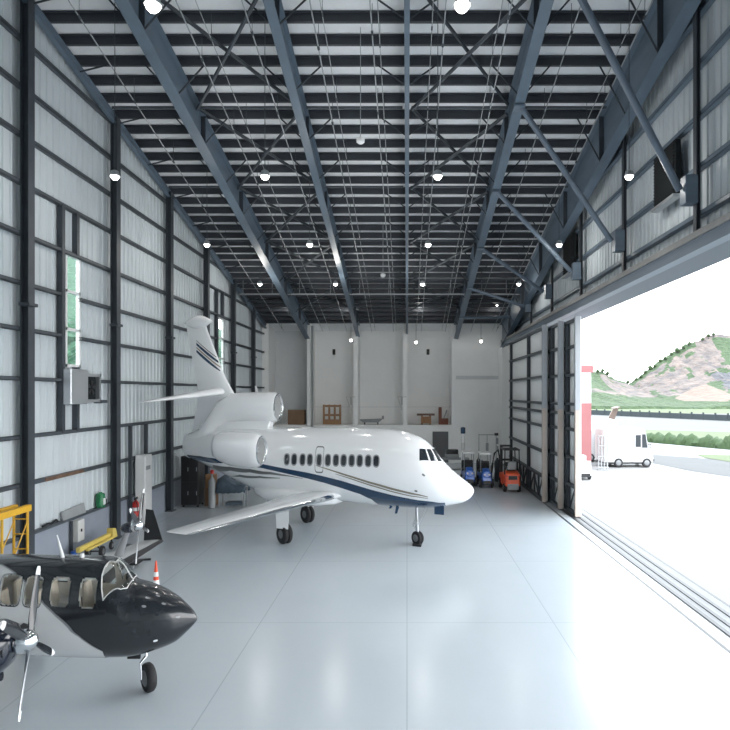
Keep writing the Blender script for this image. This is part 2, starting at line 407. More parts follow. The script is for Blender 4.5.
d1 = bpy.data.objects['door_1']; struct(d1, 'dark grey steel door in the back wall'); 
MB().lathe((1.86, YB - .07, 1.02), (0, -1, 0), [(0, .03), (.05, .03), (.055, .0)], 12).build('door_handle', M['alu'], d1)
for px, lab in ((334, 'small dark wall vent high on the back wall, left recess'), (428, 'small dark wall vent high on the back wall, centre right recess')):
    p = at_depth(px, 352, YB + 1.99)
    tag(MB().box(p.x - .10, p.y - .06, p.z - .2, p.x + .10, p.y, p.z + .2).build('wall_speaker', M['black'], bevel=.02), lab.replace('vent', 'speaker'), 'speaker', 'wall speakers on the back wall')
tag(MB().tube([(-6.35, YB - .2, 0), (-6.35, YB - .2, 9.2)], .07, 12).build('drain_pipe', M['grey']), 'grey vertical drain pipe on the back wall beside the left bay', 'pipe')

# right wall above the doorway
mb = MB(); ribbed(mb, XR, Y0, 43.0, cz(8.2), RZ, -1)
wall_right = struct(mb.build('wall_right', M['sheet'], smooth=0, fix=False), 'ribbed sheet wall above the hangar doorway')
for gz in (15.9, 14.75, 13.55, 12.35, 11.15, 9.95, 8.85):
    ye = min(43.0, (18.07 - gz) / SL - .2); mb = MB()
    mb.box(XR - .19, Y0, gz - .055, XR - .04, ye, gz - .043); mb.box(XR - .19, Y0, gz - .055, XR - .178, ye, gz + .055); mb.box(XR - .19, Y0, gz + .043, XR - .04, ye, gz + .055)
    mb.build('girt', M['rafter'], wall_right, smooth=0)
hd = MB().box(6.35, Y0, 7.84, 6.62, 40.85, 8.22).build('trim_1', M['rafter'], smooth=0); struct(hd, 'door header beam over the opening')
MB().box(6.62, Y0, 7.84, 7.5, 40.85, 8.3).build('soffit', M['soffit'], hd, smooth=0)
MB().box(6.30, Y0, 8.10, 6.35, 40.85, 8.24).build('fascia', M['fascia'], hd, smooth=0)
struct(MB().box(6.40, 35.0, 0, 7.1, YB - .12, 7.7).build('wall_right_pier', M['plaster'], smooth=0))
RCOL = [9.4, 14.05, 18.75, 23.4, 28.1, 32.8, 37.4]
rl = ['above the nearest part of the doorway', 'at the upper right beside the larger louver', 'between the two dark louvers', 'at the smaller louver near the open door leaves',
      'above the nearest sliding door leaf', 'above the middle of the stacked sliding doors', 'above the far end of the sliding doors']
for i, y in enumerate(RCOL):
    t = thing('header_column', (6.78, y, 8.2), 'dark steel post ' + rl[i], 'column', 'steel posts over the doorway')
    mb = MB(); i_column(mb, 6.645, 6.74, y, .16, 8.22, lambda q: RZ(q) - .02); mb.build('column_shaft', M['dark'], t, smooth=0)
    MB().box(6.37, y - .15, 9.05, 6.66, y + .15, 9.7).build('bracket', M['rafter'], t, smooth=0, bevel=.01)
# dark louvered boxes on the right wall
for (ya, yb, za, zb), lab in (((14.95, 16.25, 9.6, 10.95), 'large dark louver panel high on the right wall'), ((24.2, 25.7, 9.6, 11.1), 'smaller looking dark louver panel farther along the right wall')):
    t = thing('louver_panel', (6.7, (ya + yb) / 2, za), lab, 'vent', 'louvers on the right wall')
    mb = MB(); mb.box(6.60, ya, za, 6.73, yb, zb); mb.build('louver_back', M['louver'], t, smooth=0)
    mb = MB(); n = 16
    for q in range(n):
        z = za + (zb - za) * q / n
        mb.hexa([(6.56,ya+.06,z),(6.60,ya+.06,z+.03),(6.60,yb-.06,z+.03),(6.56,yb-.06,z),(6.56,ya+.06,z+.04),(6.60,ya+.06,z+.07),(6.60,yb-.06,z+.07),(6.56,yb-.06,z+.04)])
    mb.build('louver_slats', M['louver'], t, smooth=0)
    MB().box(6.52, ya - .03, za - .08, 6.73, yb + .03, za).build('louver_sill', M['alu'], t, smooth=0)

# roof rafters
def rafter(X, depth, fl, label, name='roof_rafter', y0=Y0, y1=YB - .02, braces=True, m='rafter', left=True, right=True, off=.23):
    t = thing(name, (X, y1, RZ(y1) - depth - off + .0), label, 'rafter', 'sloping roof rafters')
    mb = MB()
    def slab(x0, x1, dz0, dz1):
        mb.hexa([(x0,y0,RZ(y0)-dz0),(x1,y0,RZ(y0)-dz0),(x1,y1,RZ(y1)-dz0),(x0,y1,RZ(y1)-dz0),(x0,y0,RZ(y0)-dz1),(x1,y0,RZ(y0)-dz1),(x1,y1,RZ(y1)-dz1),(x0,y1,RZ(y1)-dz1)])
    slab(X - fl/2, X + fl/2, off, off + .025)
    slab(X - .012, X + .012, off + .025, off + depth - .025)
    slab(X - fl/2, X + fl/2, off + depth - .025, off + depth)
    mb.build('rafter_web', M[m], t, smooth=0)
    for yy in COLY:
        MB().box(X - fl/2 + .01, yy - .012, RZ(yy) - off - depth + .02, X + fl/2 - .01, yy + .012, RZ(yy) - off - .03).build('stiffener', M['dark'], t, smooth=0)
    if braces:
        yy = 6.04; 
        while yy < 39:
            for sg, ok in ((-1, left), (1, right)):
                if ok: MB().tube([(X + sg*.06, yy, RZ(yy) - off - depth + .06), (X + sg*.85, yy, RZ(yy) - .23)], .024, 6).build('flange_brace', M['brace'], t)
            yy += .768 * 3
    return t
rafter(-9.5, .26, .16, 'sloping rake rafter along the top of the left wall', braces=True, left=False)
rafter(-6.7, .95, .34, 'broad blue-grey rafter over the jet tail, second from left wall')
rafter(-3.3, .80, .26, 'blue-grey rafter over the jet cabin, left of the thin centre beam')
rafter(0.0, .62, .14, 'thin rafter seen straight from below in the middle of the roof')
rafter(3.3, .95, .30, 'blue-grey rafter that the diagonal tube struts lean on')
rafter(6.40, 1.55, .34, 'deep blue-grey rafter against the right wall', right=False)

# horizontal strut tubes between the rafters and cross braces
NODES = [10.35, 14.9, 19.5, 24.05, 28.6, 33.15, 37.7]
RX = [-9.4, -6.7, -3.3, 0, 3.3, 6.4]
bayn = ['beside the left wall', 'over the jet tail', 'over the jet cabin', 'right of the thin centre beam', 'beside the right wall']
for j, y in enumerate(NODES[1:6]):
    for b in range(5):
        tag(MB().tube([(RX[b] + .14, y - .4, RZ(y) - .33), (RX[b+1] - .14, y - .4, RZ(y) - .33)], .042, 10).build('roof_strut', M['girt']),
            'grey horizontal strut tube %s, %s from the camera end' % (bayn[b], ORD[j]), 'strut', 'horizontal roof strut tubes')
for b in (1, 3):
    for j in range(len(NODES) - 1):
        ya, yb = NODES[j] - .3, NODES[j+1] - .5
        for q, (xa, xb) in enumerate(((RX[b] + .15, RX[b+1] - .15), (RX[b+1] - .15, RX[b] + .15))):
            dz = .38 + .17 * q
            tag(MB().tube([(xa, ya, RZ(ya) - dz), (xb, yb, RZ(yb) - dz)], .055, 6).build('cross_brace', M['brace'] if q == 0 else M['girt']),
                'dark brace %s, %s roof cross from the camera, %s' % (('away to the right' if (q == 0) else 'away to the left'), ORD[j], ['', 'over the jet', '', 'right of centre'][b]), 'brace', 'roof cross braces')
# diagonal struts from the right wall posts to the rafter
sl = ['nearest diagonal tube strut, top right corner', 'second diagonal tube strut from the camera on the right', 'third diagonal tube strut from the camera on the right',
      'fourth diagonal tube strut from the camera on the right', 'fifth diagonal tube strut, over the sliding doors', 'farthest diagonal tube strut, close to the back wall']
for i, y in enumerate(RCOL[1:]):
    yt = y - .8
    t = thing('diagonal_strut', (6.4, y, 9.3), sl[i], 'strut', 'diagonal struts beside the doorway')
    MB().tube([(6.297, y, 9.38), (3.38, yt, RZ(yt) - 1.2)], .085, 12).build('strut_tube', M['strut'], t)
    MB().box(3.14, yt - .2, RZ(yt) - 1.24 - .0, 3.46, yt + .2, RZ(yt) - 1.19).build('gusset_plate', M['rafter'], t, smooth=0)

# sprinkler pipes along the slope
def near_brace(X, y):
    for b in (1, 3):
        for j in range(len(NODES) - 1):
            ya, yb = NODES[j] - .3, NODES[j+1] - .5; u = (y - ya)/(yb - ya); l, r = RX[b] + .15, RX[b+1] - .15
            if -.05 < u < 1.05 and (abs(l + (r-l)*u - X) < .14 or abs(r + (l-r)*u - X) < .14): return True
    return any(abs(y - q + .4) < .12 for q in NODES)
for i, (X, dz, r) in enumerate(((-8.2, .78, .022), (-6.95, .78, .02), (-5.6, .78, .024), (-5.15, .72, .015), (-4.0, .78, .024), (-2.36, .78, .024), (-2.12, .72, .015),
                             (-.9, .78, .022), (-.72, .72, .015), (.64, .74, .015), (.95, .78, .022), (2.33, .72, .015), (2.55, .78, .024), (4.25, .78, .022), (5.7, .72, .015), (5.95, .78, .024))):
    t = thing('sprinkler_pipe', (X, 38, RZ(38) - dz), 'thin pale sprinkler pipe running up the roof slope, %s from the left wall' % ORD[i], 'pipe', 'thin pipes along the roof slope')
    MB().tube([(X, 5, RZ(5) - dz), (X, 40.6, RZ(40.6) - dz)], r*.75, 8).build('pipe_run', M['pipe'], t)
    yy = 6 + (i % 3) * .5
    while yy < 40:
        if near_brace(X, yy): yy += .4; continue
        MB().tube([(X, yy, RZ(yy) - dz - .0), (X, yy, RZ(yy) - .02)], .008, 4).build('pipe_hanger', M['girt'], t)
        MB().tube([(X, yy - .06, RZ(yy) - dz + .012), (X, yy + .06, RZ(yy) - dz - .012)], r * 1.5, 6).build('pipe_clamp', M['girt'], t); yy += 1.536*2
t = thing('sprinkler_pipe', (0, 33.4, 10.1), 'long horizontal pale pipe crossing the hangar below the roof', 'pipe')
MB().tube([(-9.25, 33.4, 10.12), (6.2, 33.4, 10.12)], .035, 10).build('pipe_run', M['pipe'], t)
for X in (-9.0, -7.4, -5.9, -4.2, -2.6, -1.0, .7, 2.4, 4.1, 5.45): MB().tube([(X, 33.4, 10.12), (X, 33.4, RZ(33.4))], .014, 6).build('pipe_hanger', M['pipe'], t)

# pendant lamps
ROWS = [-7.3, -3.55, .77, 5.55]; LD = [8.5, 15.2, 22.2, 30.2, 37.6]
rn = ['in the row beside the left wall', 'in the row over the jet', 'in the row right of the thin centre beam', 'in the row beside the right wall']
ln = ['nearest', 'second', 'third', 'fourth', 'last']
LZ = 10.1
def make_lamp(loc, label):
    t = thing('pendant_lamp', loc, label, 'lamp', 'lit pendant lamps under the roof')
    x, y, z = loc
    MB().lathe((x, y, z), (0, 0, 1), [(.17, .04), (.14, .09), (.04, .115), (.015, .12), (.015, .11)], 20, cap=True).build('lamp_housing', M['alu'], t)
    MB().lathe((x, y, z), (0, 0, 1), [(-.08, .01), (-.068, .05), (-.032, .085), (.0, .10), (.015, .105)], 20).build('lamp_bulb', M['bulb'], t)
    return t
proto_h = None
for r, X in enumerate(ROWS):
    for d, y in enumerate(LD):
        if d == 0 and r in (0, 3): continue
        lab = 'glowing pendant lamp %s, %s from the camera' % (rn[r], ['first', 'second', 'third', 'fourth', 'fifth'][d])
        if proto_h is None: t = proto_h = make_lamp((X, y, LZ), lab)
        else: t = copy_tree(proto_h, (X, y, LZ), lab)
        top = RZ(y) - .05
        if r == 0 and d == 1 and False: pass
        MB().tube([(X, y, min(LZ + .2, top - .05)), (X, y, top)], .010, 6).build('lamp_cord', M['girt'], t)
        L = bpy.data.lights.new('lamp_light', 'POINT'); L.energy = (75, 80, 80, 40)[r] * (.3 if d == 4 else 1); L.color = (1, .97, .92); L.shadow_soft_size = .13
        lo = bpy.data.objects.new('lamp_light', L); COL.objects.link(lo); lo.location = (X, y, LZ - .25)
for px, py, d, lab in ((351, 340, 39.5, 'small pendant bulb hanging in front of the left recess of the back wall'), (481, 341, 39.5, 'small pendant bulb hanging before the flush right part of the back wall'),
                       (416, 342, 39.5, 'small pendant bulb hanging beside the centre pilaster of the back wall')):
    p = at_depth(px, py, d)
    t = thing('pendant_lamp', p, lab, 'lamp', 'small pendant bulbs at the back wall')
    MB().lathe(p, (0, 0, 1), [(-.12, .01), (-.1, .06), (0, .10), (.05, .08)], 14).build('lamp_bulb', M['bulb'], t)
    MB().lathe(p, (0, 0, 1), [(.05, .08), (.16, .05), (.18, .02)], 14).build('lamp_housing', M['alu'], t)
    MB().tube([p + Vector((0, 0, .17)), (p.x, p.y, RZ(p.y))], .01, 6).build('lamp_cord', M['girt'], t)
for px, py, d, lab in ((360.5, 140, 16.5, 'white unlit pendant fixture on a long cord, high in the roof'), (383, 275, 27, 'small white unlit pendant fixture farther back under the roof')):
    p = at_depth(px, py, d)
    t = thing('pendant_fixture', p, lab, 'fixture', 'white unlit pendants')
    MB().lathe(p, (0, 0, 1), [(-.10, .06), (-.06, .11), (.04, .115), (.07, .06)], 16).build('fixture_body', M['white'], t)
    MB().tube([p + Vector((0, 0, .07)), (p.x, p.y, RZ(p.y))], .011, 6).build('fixture_cord', M['pipe'], t)

# ------------------------------------------------------------------ sliding door leaves
def door_leaf(idx, X, ya, yb, label, posts):
    t = bpy.data.objects.new('door_%d' % idx, None); COL.objects.link(t); t.location = (X, (ya + yb) / 2, 0); t['_w'] = list(t.location)
    struct(t, label)
    mb = MB(); ribbed(mb, X + .075, ya + .1, yb, cz(.06), cz(7.6), -1, pitch=.25, d=.02); mb.build('door_sheet', M['doorsheet'], t, smooth=0, fix=False)
    MB().box(X - .11, ya, .04, X + .08, ya + .16, 7.62).build('door_stile', M['stile'], t, smooth=0)
    for y in posts: MB().box(X - .10, y - .06, .06, X + .045, y + .06, 7.55).build('door_post', M['dark'], t, smooth=0)
    for z in (7.5, 6.5, 5.4, 4.27, 3.9, 3.28, 2.18, 1.1, .1):
        MB().box(X - .09, ya + .16, z - .055, X + .045, yb, z + .055).build('door_rail', M['girt'], t, smooth=0)
    mb = MB(); y = ya + .3; sg = 0
    while y + .85 < yb:
        mb.box(X - .06, y - .03, .12, X + .02, y + .03, 1.06)
        a, b = ((.14, 1.04) if sg else (1.04, .14)); mb.tube([(X - .03, y + .03, a), (X - .03, y + .85, b)], .035, 6); y += .88; sg ^= 1
    mb.build('door_truss', M['dark'], t, smooth=0)
    mb = MB().box(X - .02, ya + .16, .12, X + .02, yb, 1.04) if False else None
    for y in (ya + .5, yb - .5):
        MB().lathe((X - .06, y, .055), (1, 0, 0), [(0, .055), (.12, .055)], 14).build('door_wheel', M['black'], t)
door_leaf(2, 5.90, 26.0, 34.7, 'innermost sliding door leaf with grey stile', [29.4, 34.3])
door_leaf(3, 6.20, 24.45, 34.4, 'middle sliding door leaf', [25.85])
door_leaf(4, 6.45, 22.9, 34.0, 'outermost sliding door leaf at the edge of the opening', [24.35])
# floor tracks and drain joint
t = thing('door_track', (6.5, 20, 0), 'sunken steel door tracks running along the doorway threshold', 'track')
MB().box(6.18, Y0, 0.0, 7.07, 40.5, .004).build('track_bed', M['trackstrip'], t, smooth=0)
for X in (6.26, 6.51, 6.8):
    MB().box(X - .045, Y0, .004, X + .045, 40.5, .022).build('track_rail', M['trackrail'], t, smooth=0)
tag(MB().box(5.82, Y0, 0, 5.90, 40.6, .005).build('floor_drain', M['trackrail'], smooth=0), 'dark narrow drain joint in the floor beside the door tracks', 'drain')
tag(MB().box(7.08, Y0, -.0, 7.14, 40.6, .006).build('threshold_strip', M['trackrail'], smooth=0), 'thin dark outer threshold strip between floor and apron', 'strip')

# ------------------------------------------------------------------ lofted bodies
def interp(tab, s):
    """tab rows: (s, a, b, ...) ; smooth (monotone cubic) interpolation"""
    if s <= tab[0][0]: return tab[0][1:]
    if s >= tab[-1][0]: return tab[-1][1:]
    for i in range(len(tab) - 1):
        if tab[i][0] <= s <= tab[i+1][0]: break
    out = []
    h = tab[i+1][0] - tab[i][0]; t = (s - tab[i][0]) / h
    for c in range(1, len(tab[0])):
        d = lambda k: (tab[k+1][c] - tab[k][c]) / (tab[k+1][0] - tab[k][0])
        def m(k):
            if k == 0: return d(0)
            if k == len(tab) - 1: return d(k-1)
            a, b = d(k-1), d(k)
            return 0 if a * b <= 0 else 2 * a * b / (a + b)
        t2, t3 = t*t, t*t*t
        out.append((2*t3-3*t2+1)*tab[i][c] + (t3-2*t2+t)*h*m(i) + (-2*t3+3*t2)*tab[i+1][c] + (t3-t2)*h*m(i+1))
    return out

class Body:
    """fuselage: table rows (s, z_top, z_bottom, half width, z of widest point)"""
    def __init__(self, tab, T, ex=1.0, length=None):
        self.tab = tab; self.T = T; self.ex = ex
        self.L = tab[-1][0]; self._grid = None
    def local(self, s, th, off=0.0):
        zt, zb, w, zm = interp(self.tab, s)
        c, sn = math.cos(th), math.sin(th)
        e = self.ex
        cc = math.copysign(abs(c) ** e, c); ss = math.copysign(abs(sn) ** e, sn)
        r = (zt - zm) if c > 0 else (zm - zb)
        return (s, -(w + off) * ss, zm + (r + off) * cc)
    def S(self, s, th, off=0.0): return Vector(self.T(*self.local(s, th, off)))
    def find(self, px, py, lo=0.03, hi=PI - .03):
        """surface parameters of the starboard point seen at px, py"""
        if self._grid is None:
            self._grid = []
            for i in range(161):
                s = self.L * i / 160
                for k in range(61):
                    th = lo + (hi - lo) * k / 60
                    self._grid.append((*proj(self.S(s, th)), s, th))
        g = min(self._grid, key=lambda q: (q[0]-px)**2 + (q[1]-py)**2 + (0.0 if q[3] > .0 else 9))
        s, th = g[2], g[3]; ds, dt = self.L / 160, (hi - lo) / 60
        for _ in range(9):
            best = None
            for a in (-1, -.5, 0, .5, 1):
                for b in (-1, -.5, 0, .5, 1):
                    ss = min(self.L, max(0, s + a*ds)); tt = min(PI, max(0, th + b*dt))
                    q = proj(self.S(ss, tt)); e = (q[0]-px)**2 + (q[1]-py)**2
                    if best is None or e < best[0]: best = (e, ss, tt)
            s, th = best[1], best[2]; ds *= .6; dt *= .6
        return s, th
    def skin(self, mb, ns, nt, skip=None, s_list=None):
        ss = s_list or [self.L * (i / ns) for i in range(ns + 1)]
        n = len(ss)
        ids = [[mb.pt(self.T(*self.local(s, 2*PI*k/nt))) for k in range(nt)] for s in ss]
        for i in range(n - 1):
            for k in range(nt):
                if skip:
                    sc, tc = (ss[i] + ss[i+1]) / 2, 2*PI*(k+.5)/nt
                    if tc > PI: tc -= 2*PI
                    if skip(sc, tc): continue
                k2 = (k+1) % nt
                mb.face((ids[i][k], ids[i][k2], ids[i+1][k2], ids[i+1][k]))
        mb.face(tuple(reversed(ids[0]))); mb.face(tuple(ids[-1]))
    def strip(self, mb, rows, off=.004, nth=6, sub=6, skip=None, sgn=1):
        """rows: (s1, th1, s2, th2) along the strip"""
        dense = []
        for a, b in zip(rows[:-1], rows[1:]):
            for q in range(sub): dense.append([a[c] + (b[c]-a[c]) * q / sub for c in range(4)])
        dense.append(list(rows[-1])); ids = []
        for s1, t1, s2, t2 in dense:
            ids.append([mb.pt(self.S(s1 + (s2-s1)*k/nth, sgn*(t1 + (t2-t1)*k/nth), off)) for k in range(nth+1)])
        for i in range(len(ids)-1):
            for k in range(nth):
                if skip:
                    a = dense[i]; b = dense[i+1]; f = (k+.5)/nth
                    if skip((a[0]+(a[2]-a[0])*f + b[0]+(b[2]-b[0])*f)/2, sgn*(a[1]+(a[3]-a[1])*f + b[1]+(b[3]-b[1])*f)/2): continue
                mb.face((ids[i][k], ids[i][k+1], ids[i+1][k+1], ids[i+1][k]))
    def oval(self, mb, s0, t0, a, b, off=.006, sgn=1, ex=1.0, nr=3, n=20, inner=0.0, lean=0.0):
        """oval patch: half length a along s, half height b metres around the ring"""
        zt, zb, w, zm = interp(self.tab, s0); r = (zt - zb) / 2
        rings = []
        for q in range(nr + 1):
            f = inner + (1 - inner) * q / nr
            ring = []
            for k in range(n):
                c, sn = math.cos(2*PI*k/n), math.sin(2*PI*k/n)
                cx = math.copysign(abs(c)**ex, c); sy = math.copysign(abs(sn)**ex, sn)
                ring.append(mb.pt(self.S(s0 + f*(a*cx + lean*b*sy), sgn*(t0 + f*b*sy/r), off)))
            rings.append(ring)
        for q in range(nr):
            for k in range(n):
                mb.face((rings[q][k], rings[q][(k+1)%n], rings[q+1][(k+1)%n], rings[q+1][k]))
        if inner == 0.0: pass
    def quad(self, mb, cs, off=.006, n=6, sgn=1):
        """cs: four (s, th) corners"""
        ids = []
        for i in range(n+1):
            u = i/n; row = []
            for k in range(n+1):
                v = k/n
                s = (cs[0][0]*(1-u)+cs[1][0]*u)*(1-v) + (cs[3][0]*(1-u)+cs[2][0]*u)*v
                t = (cs[0][1]*(1-u)+cs[1][1]*u)*(1-v) + (cs[3][1]*(1-u)+cs[2][1]*u)*v
                row.append(mb.pt(self.S(s, sgn*t, off)))
            ids.append(row)
        for i in range(n):
            for k in range(n): mb.face((ids[i][k], ids[i+1][k], ids[i+1][k+1], ids[i][k+1]))

FOIL = [(0,0),(.02,.42),(.06,.68),(.14,.92),(.28,1.0),(.45,.93),(.65,.66),(.85,.30),(1,.03)]
def wing_mb(mb, secs, c0=0.0, c1=1.0):
    """secs: (s_le, y, z, chord, thickness); c0..c1 limits the chord range (for boots / flaps)"""
    pts = [p for p in FOIL if c0 <= p[0] <= c1]
    rings = []
    for s, y, z, c, t in secs:
        top = [(s + p[0]*c, y, z + p[1]*t*.55) for p in pts]; bot = [(s + p[0]*c, y, z - p[1]*t*.45) for p in reversed(pts)]
        rings.append(top + (bot[:-1] if c0 == 0 else bot))
    return mb.loft(rings)
def fin_mb(mb, secs):
    """vertical surface: (s_le, s_te, z, thickness)"""
    rings = []
    for s0, s1, z, t in secs:
        c = s1 - s0
        rings.append([(s0 + p[0]*c, p[1]*t/2, z) for p in FOIL] + [(s0 + p[0]*c, -p[1]*t/2, z) for p in reversed(FOIL[1:-1])])
    return mb.loft(rings)
def wheel(name, c, r, w, axis, parent, hub=True):
    c = Vector(c); ax = Vector(axis).normalized()
    o = MB().lathe(c - ax*w/2, ax, [(0, r*.62), (0, r*.86), (w*.18, r*.97), (w*.35, r), (w*.65, r), (w*.82, r*.97), (w, r*.86), (w, r*.62)], 28).build(name, M['rubber'], parent)
    if hub:
        MB().lathe(c - ax*(w/2+.012), ax, [(0, r*.2), (.004, r*.5), (.02, r*.6), (w+.004, r*.6), (w+.02, r*.5), (w+.024, r*.2)], 20).build('wheel_hub', M['hub'], o)
    return o

# ------------------------------------------------------------------ the white three-engine jet
JA, JB, JN = (.922, -.387), (.13, 1.0), (2.0, 18.19)
def J(s, y, z): return (JN[0] - s*JA[0] + y*JB[0], JN[1] - s*JA[1] + y*JB[1], z)
jb = J(6, 0, 0)
jet = thing('business_jet', (jb[0], jb[1], 0), 'white three-engine business jet with blue and gold stripes parked across the hangar', 'airplane')
jtab = [(0.0, 1.80, 1.74, .03, 1.77), (.05, 1.90, 1.63, .15, 1.765), (.16, 1.99, 1.515, .28, 1.76), (.35, 2.12, 1.41, .44, 1.78), (.73, 2.40, 1.32, .68, 1.86), (1.07, 2.74, 1.235, .86, 1.98),
        (1.36, 3.08, 1.19, .97, 2.12), (1.73, 3.33, 1.16, 1.07, 2.25), (2.4, 3.52, 1.14, 1.14, 2.34), (3.1, 3.575, 1.15, 1.16, 2.38), (4.55, 3.58, 1.18, 1.16, 2.38),
        (6.09, 3.545, 1.20, 1.16, 2.38), (7.0, 3.51, 1.20, 1.14, 2.38), (7.72, 3.49, 1.33, 1.08, 2.43), (8.58, 3.46, 1.62, .98, 2.55), (9.47, 3.39, 1.92, .82, 2.67),
        (10.38, 3.28, 2.22, .60, 2.76), (10.75, 3.2, 2.33, .50, 2.77), (10.9, 3.15, 2.38, .44, 2.76)]
JBODY = Body(jtab, J)
mb = MB()
sl = [0, .02, .05, .1, .16, .25, .35, .5, .7, .9] + [1.07 + .1*i for i in range(101)]
sl = [s for s in sl if s < 10.9] + [10.9]
JBODY.skin(mb, 0, 72, s_list=sl)
fus = mb.build('fuselage', M['jet'], jet, smooth=50)
fp = JBODY.find
# belly fairing
mb = MB(); rings = []
for s, w, zt, zb in ((4.3, .15, 1.3, 1.2), (4.6, .7, 1.5, 1.10), (5.2, 1.08, 1.62, 1.04), (6.2, 1.18, 1.66, 1.02), (7.0, 1.1, 1.62, 1.06), (7.6, .7, 1.6, 1.22), (8.0, .2, 1.6, 1.42)):
    rings.append([J(s, w*math.copysign(abs(math.sin(2*PI*k/28))**.7, math.sin(2*PI*k/28)), (zt+zb)/2 + (zt-zb)/2*math.copysign(abs(math.cos(2*PI*k/28))**.7, math.cos(2*PI*k/28))) for k in range(28)])
mb.loft(rings); mb.build('belly_fairing', M['jet'], jet, smooth=60)
# stripes: pixel rows (x, upper y, lower y)
def rows_from(px):
    out = []
    for x, a, b in px:
        s1, t1 = fp(x, a); s2, t2 = fp(x, b); out.append((s1, t1, s2, t2))
    return out
blue_rows = rows_from([(187, 454.6, 458.6), (200, 456.0, 460.4), (225, 459.2, 463.0), (245, 461.4, 465.0), (262, 463.9, 468), (284, 468.3, 473.0), (307.5, 472.6, 478.5), (325, 476.6, 483), (342, 480.9, 488.2), (360, 486.3, 494.0), (372, 489.9, 499.5)])
s_, t_ = blue_rows[-1][0], blue_rows[-1][1]
for x, a in ((380, 492), (390, 494.5), (403.4, 497.4), (418.8, 500.2), (432, 501.6), (445, 502.8)):
    s1, t1 = fp(x, a); blue_rows.append((s1, t1, s1, PI))
gold_rows = rows_from([(316, 465.3, 465.8), (330, 469.3, 470.5), (350, 475.5, 477.2), (370, 481.6, 483.6), (390, 487.2, 489.4), (410, 492.3, 494.2), (428, 496.5, 497.2)])
gold2 = rows_from([(335, 473.6, 474.0), (350, 477.9, 478.9), (370, 484.4, 485.7), (390, 490.4, 491.6), (410, 495.3, 496.3), (428, 498.3, 498.8)])
grey_rows = rows_from([(213, 464.8, 468.6), (230, 466.8, 470.6), (250, 469.0, 472.4), (270, 471.8, 474.4), (290, 475.6, 476.6), (303, 478.4, 478.7)])
grey2 = rows_from([(222, 473.6, 475.2), (240, 474.6, 476.8), (260, 475.9, 477.9), (280, 477.8, 478.4)])
for sg in (1, -1):
    mb = MB(); JBODY.strip(mb, blue_rows, sgn=sg, nth=10); mb.build('blue_stripe', M['jet_blue'], jet, fix=False, smooth=60)
    mb = MB(); JBODY.strip(mb, gold_rows, sgn=sg); JBODY.strip(mb, gold2, sgn=sg); mb.build('gold_stripe', M['jet_gold'], jet, fix=False, smooth=60)
    mb = MB(); JBODY.strip(mb, grey_rows, sgn=sg); JBODY.strip(mb, grey2, sgn=sg); mb.build('grey_stripe', M['jet_grey'], jet, fix=False, smooth=60)
# cabin windows, door, cockpit glazing
for sg in (1, -1):
    for zx in (96, 115, 137, 156, 180, 203, 224, 244, 265, 286, 308, 329):
        s0, t0 = fp(250 + zx/2.607, 459.3 + (zx - 96) * .0075)
        mb = MB(); JBODY.oval(mb, s0, t0, .085 if zx != 180 else .075, .17, sgn=sg, ex=.8)
        w_ = mb.build('cabin_window', M['darkglass'], jet, fix=False, smooth=60)
        mb = MB(); JBODY.oval(mb, s0, t0, .115, .20, off=.009, sgn=sg, ex=.8, inner=.78); mb.build('window_rim', M['trimgrey'], w_, fix=False)
    s0, t0 = fp(319.2, 459.3)
    mb = MB(); JBODY.oval(mb, s0, t0, .155, .43, off=.004, sgn=sg, ex=.35, inner=.90, n=44, nr=1); mb.build('cabin_door_outline', M['jet_grey'], jet, fix=False)
    for pts in (((419.5,449),(425.3,449.3),(429,460.8),(419.5,460.8)), ((426.7,449.3),(430.6,449.3),(437.0,461.4),(431.0,461.4)), ((432,449.2),(434.6,449.6),(442.0,461.2),(438.5,461.8))):
        cs = [fp(*p) for p in pts]
        mb = MB(); JBODY.quad(mb, cs, sgn=sg); mb.build('cockpit_window', M['darkglass'], jet, fix=False, smooth=60)
mb = MB(); a = fp(435.6, 449.6); b = fp(443.2, 461.2)
for sg in (1, -1): JBODY.quad(mb, [(a[0], a[1]-.02), (a[0]+.01, .04), (b[0]+.02, .05), (b[0], b[1]-.03)], sgn=sg)
mb.build('cockpit_window', M['darkglass'], jet, fix=False, smooth=60)
mb = MB(); JBODY.oval(mb, *fp(346.5, 503), .2, .14, off=.02); 
mb.build('access_panel', M['jet_grey'], jet, fix=False)
for px, py in ((423.5, 475), (416, 491)):
    mb = MB(); JBODY.oval(mb, *fp(px, py), .05, .035, n=12); mb.build('static_port', M['jet_grey'], jet, fix=False)
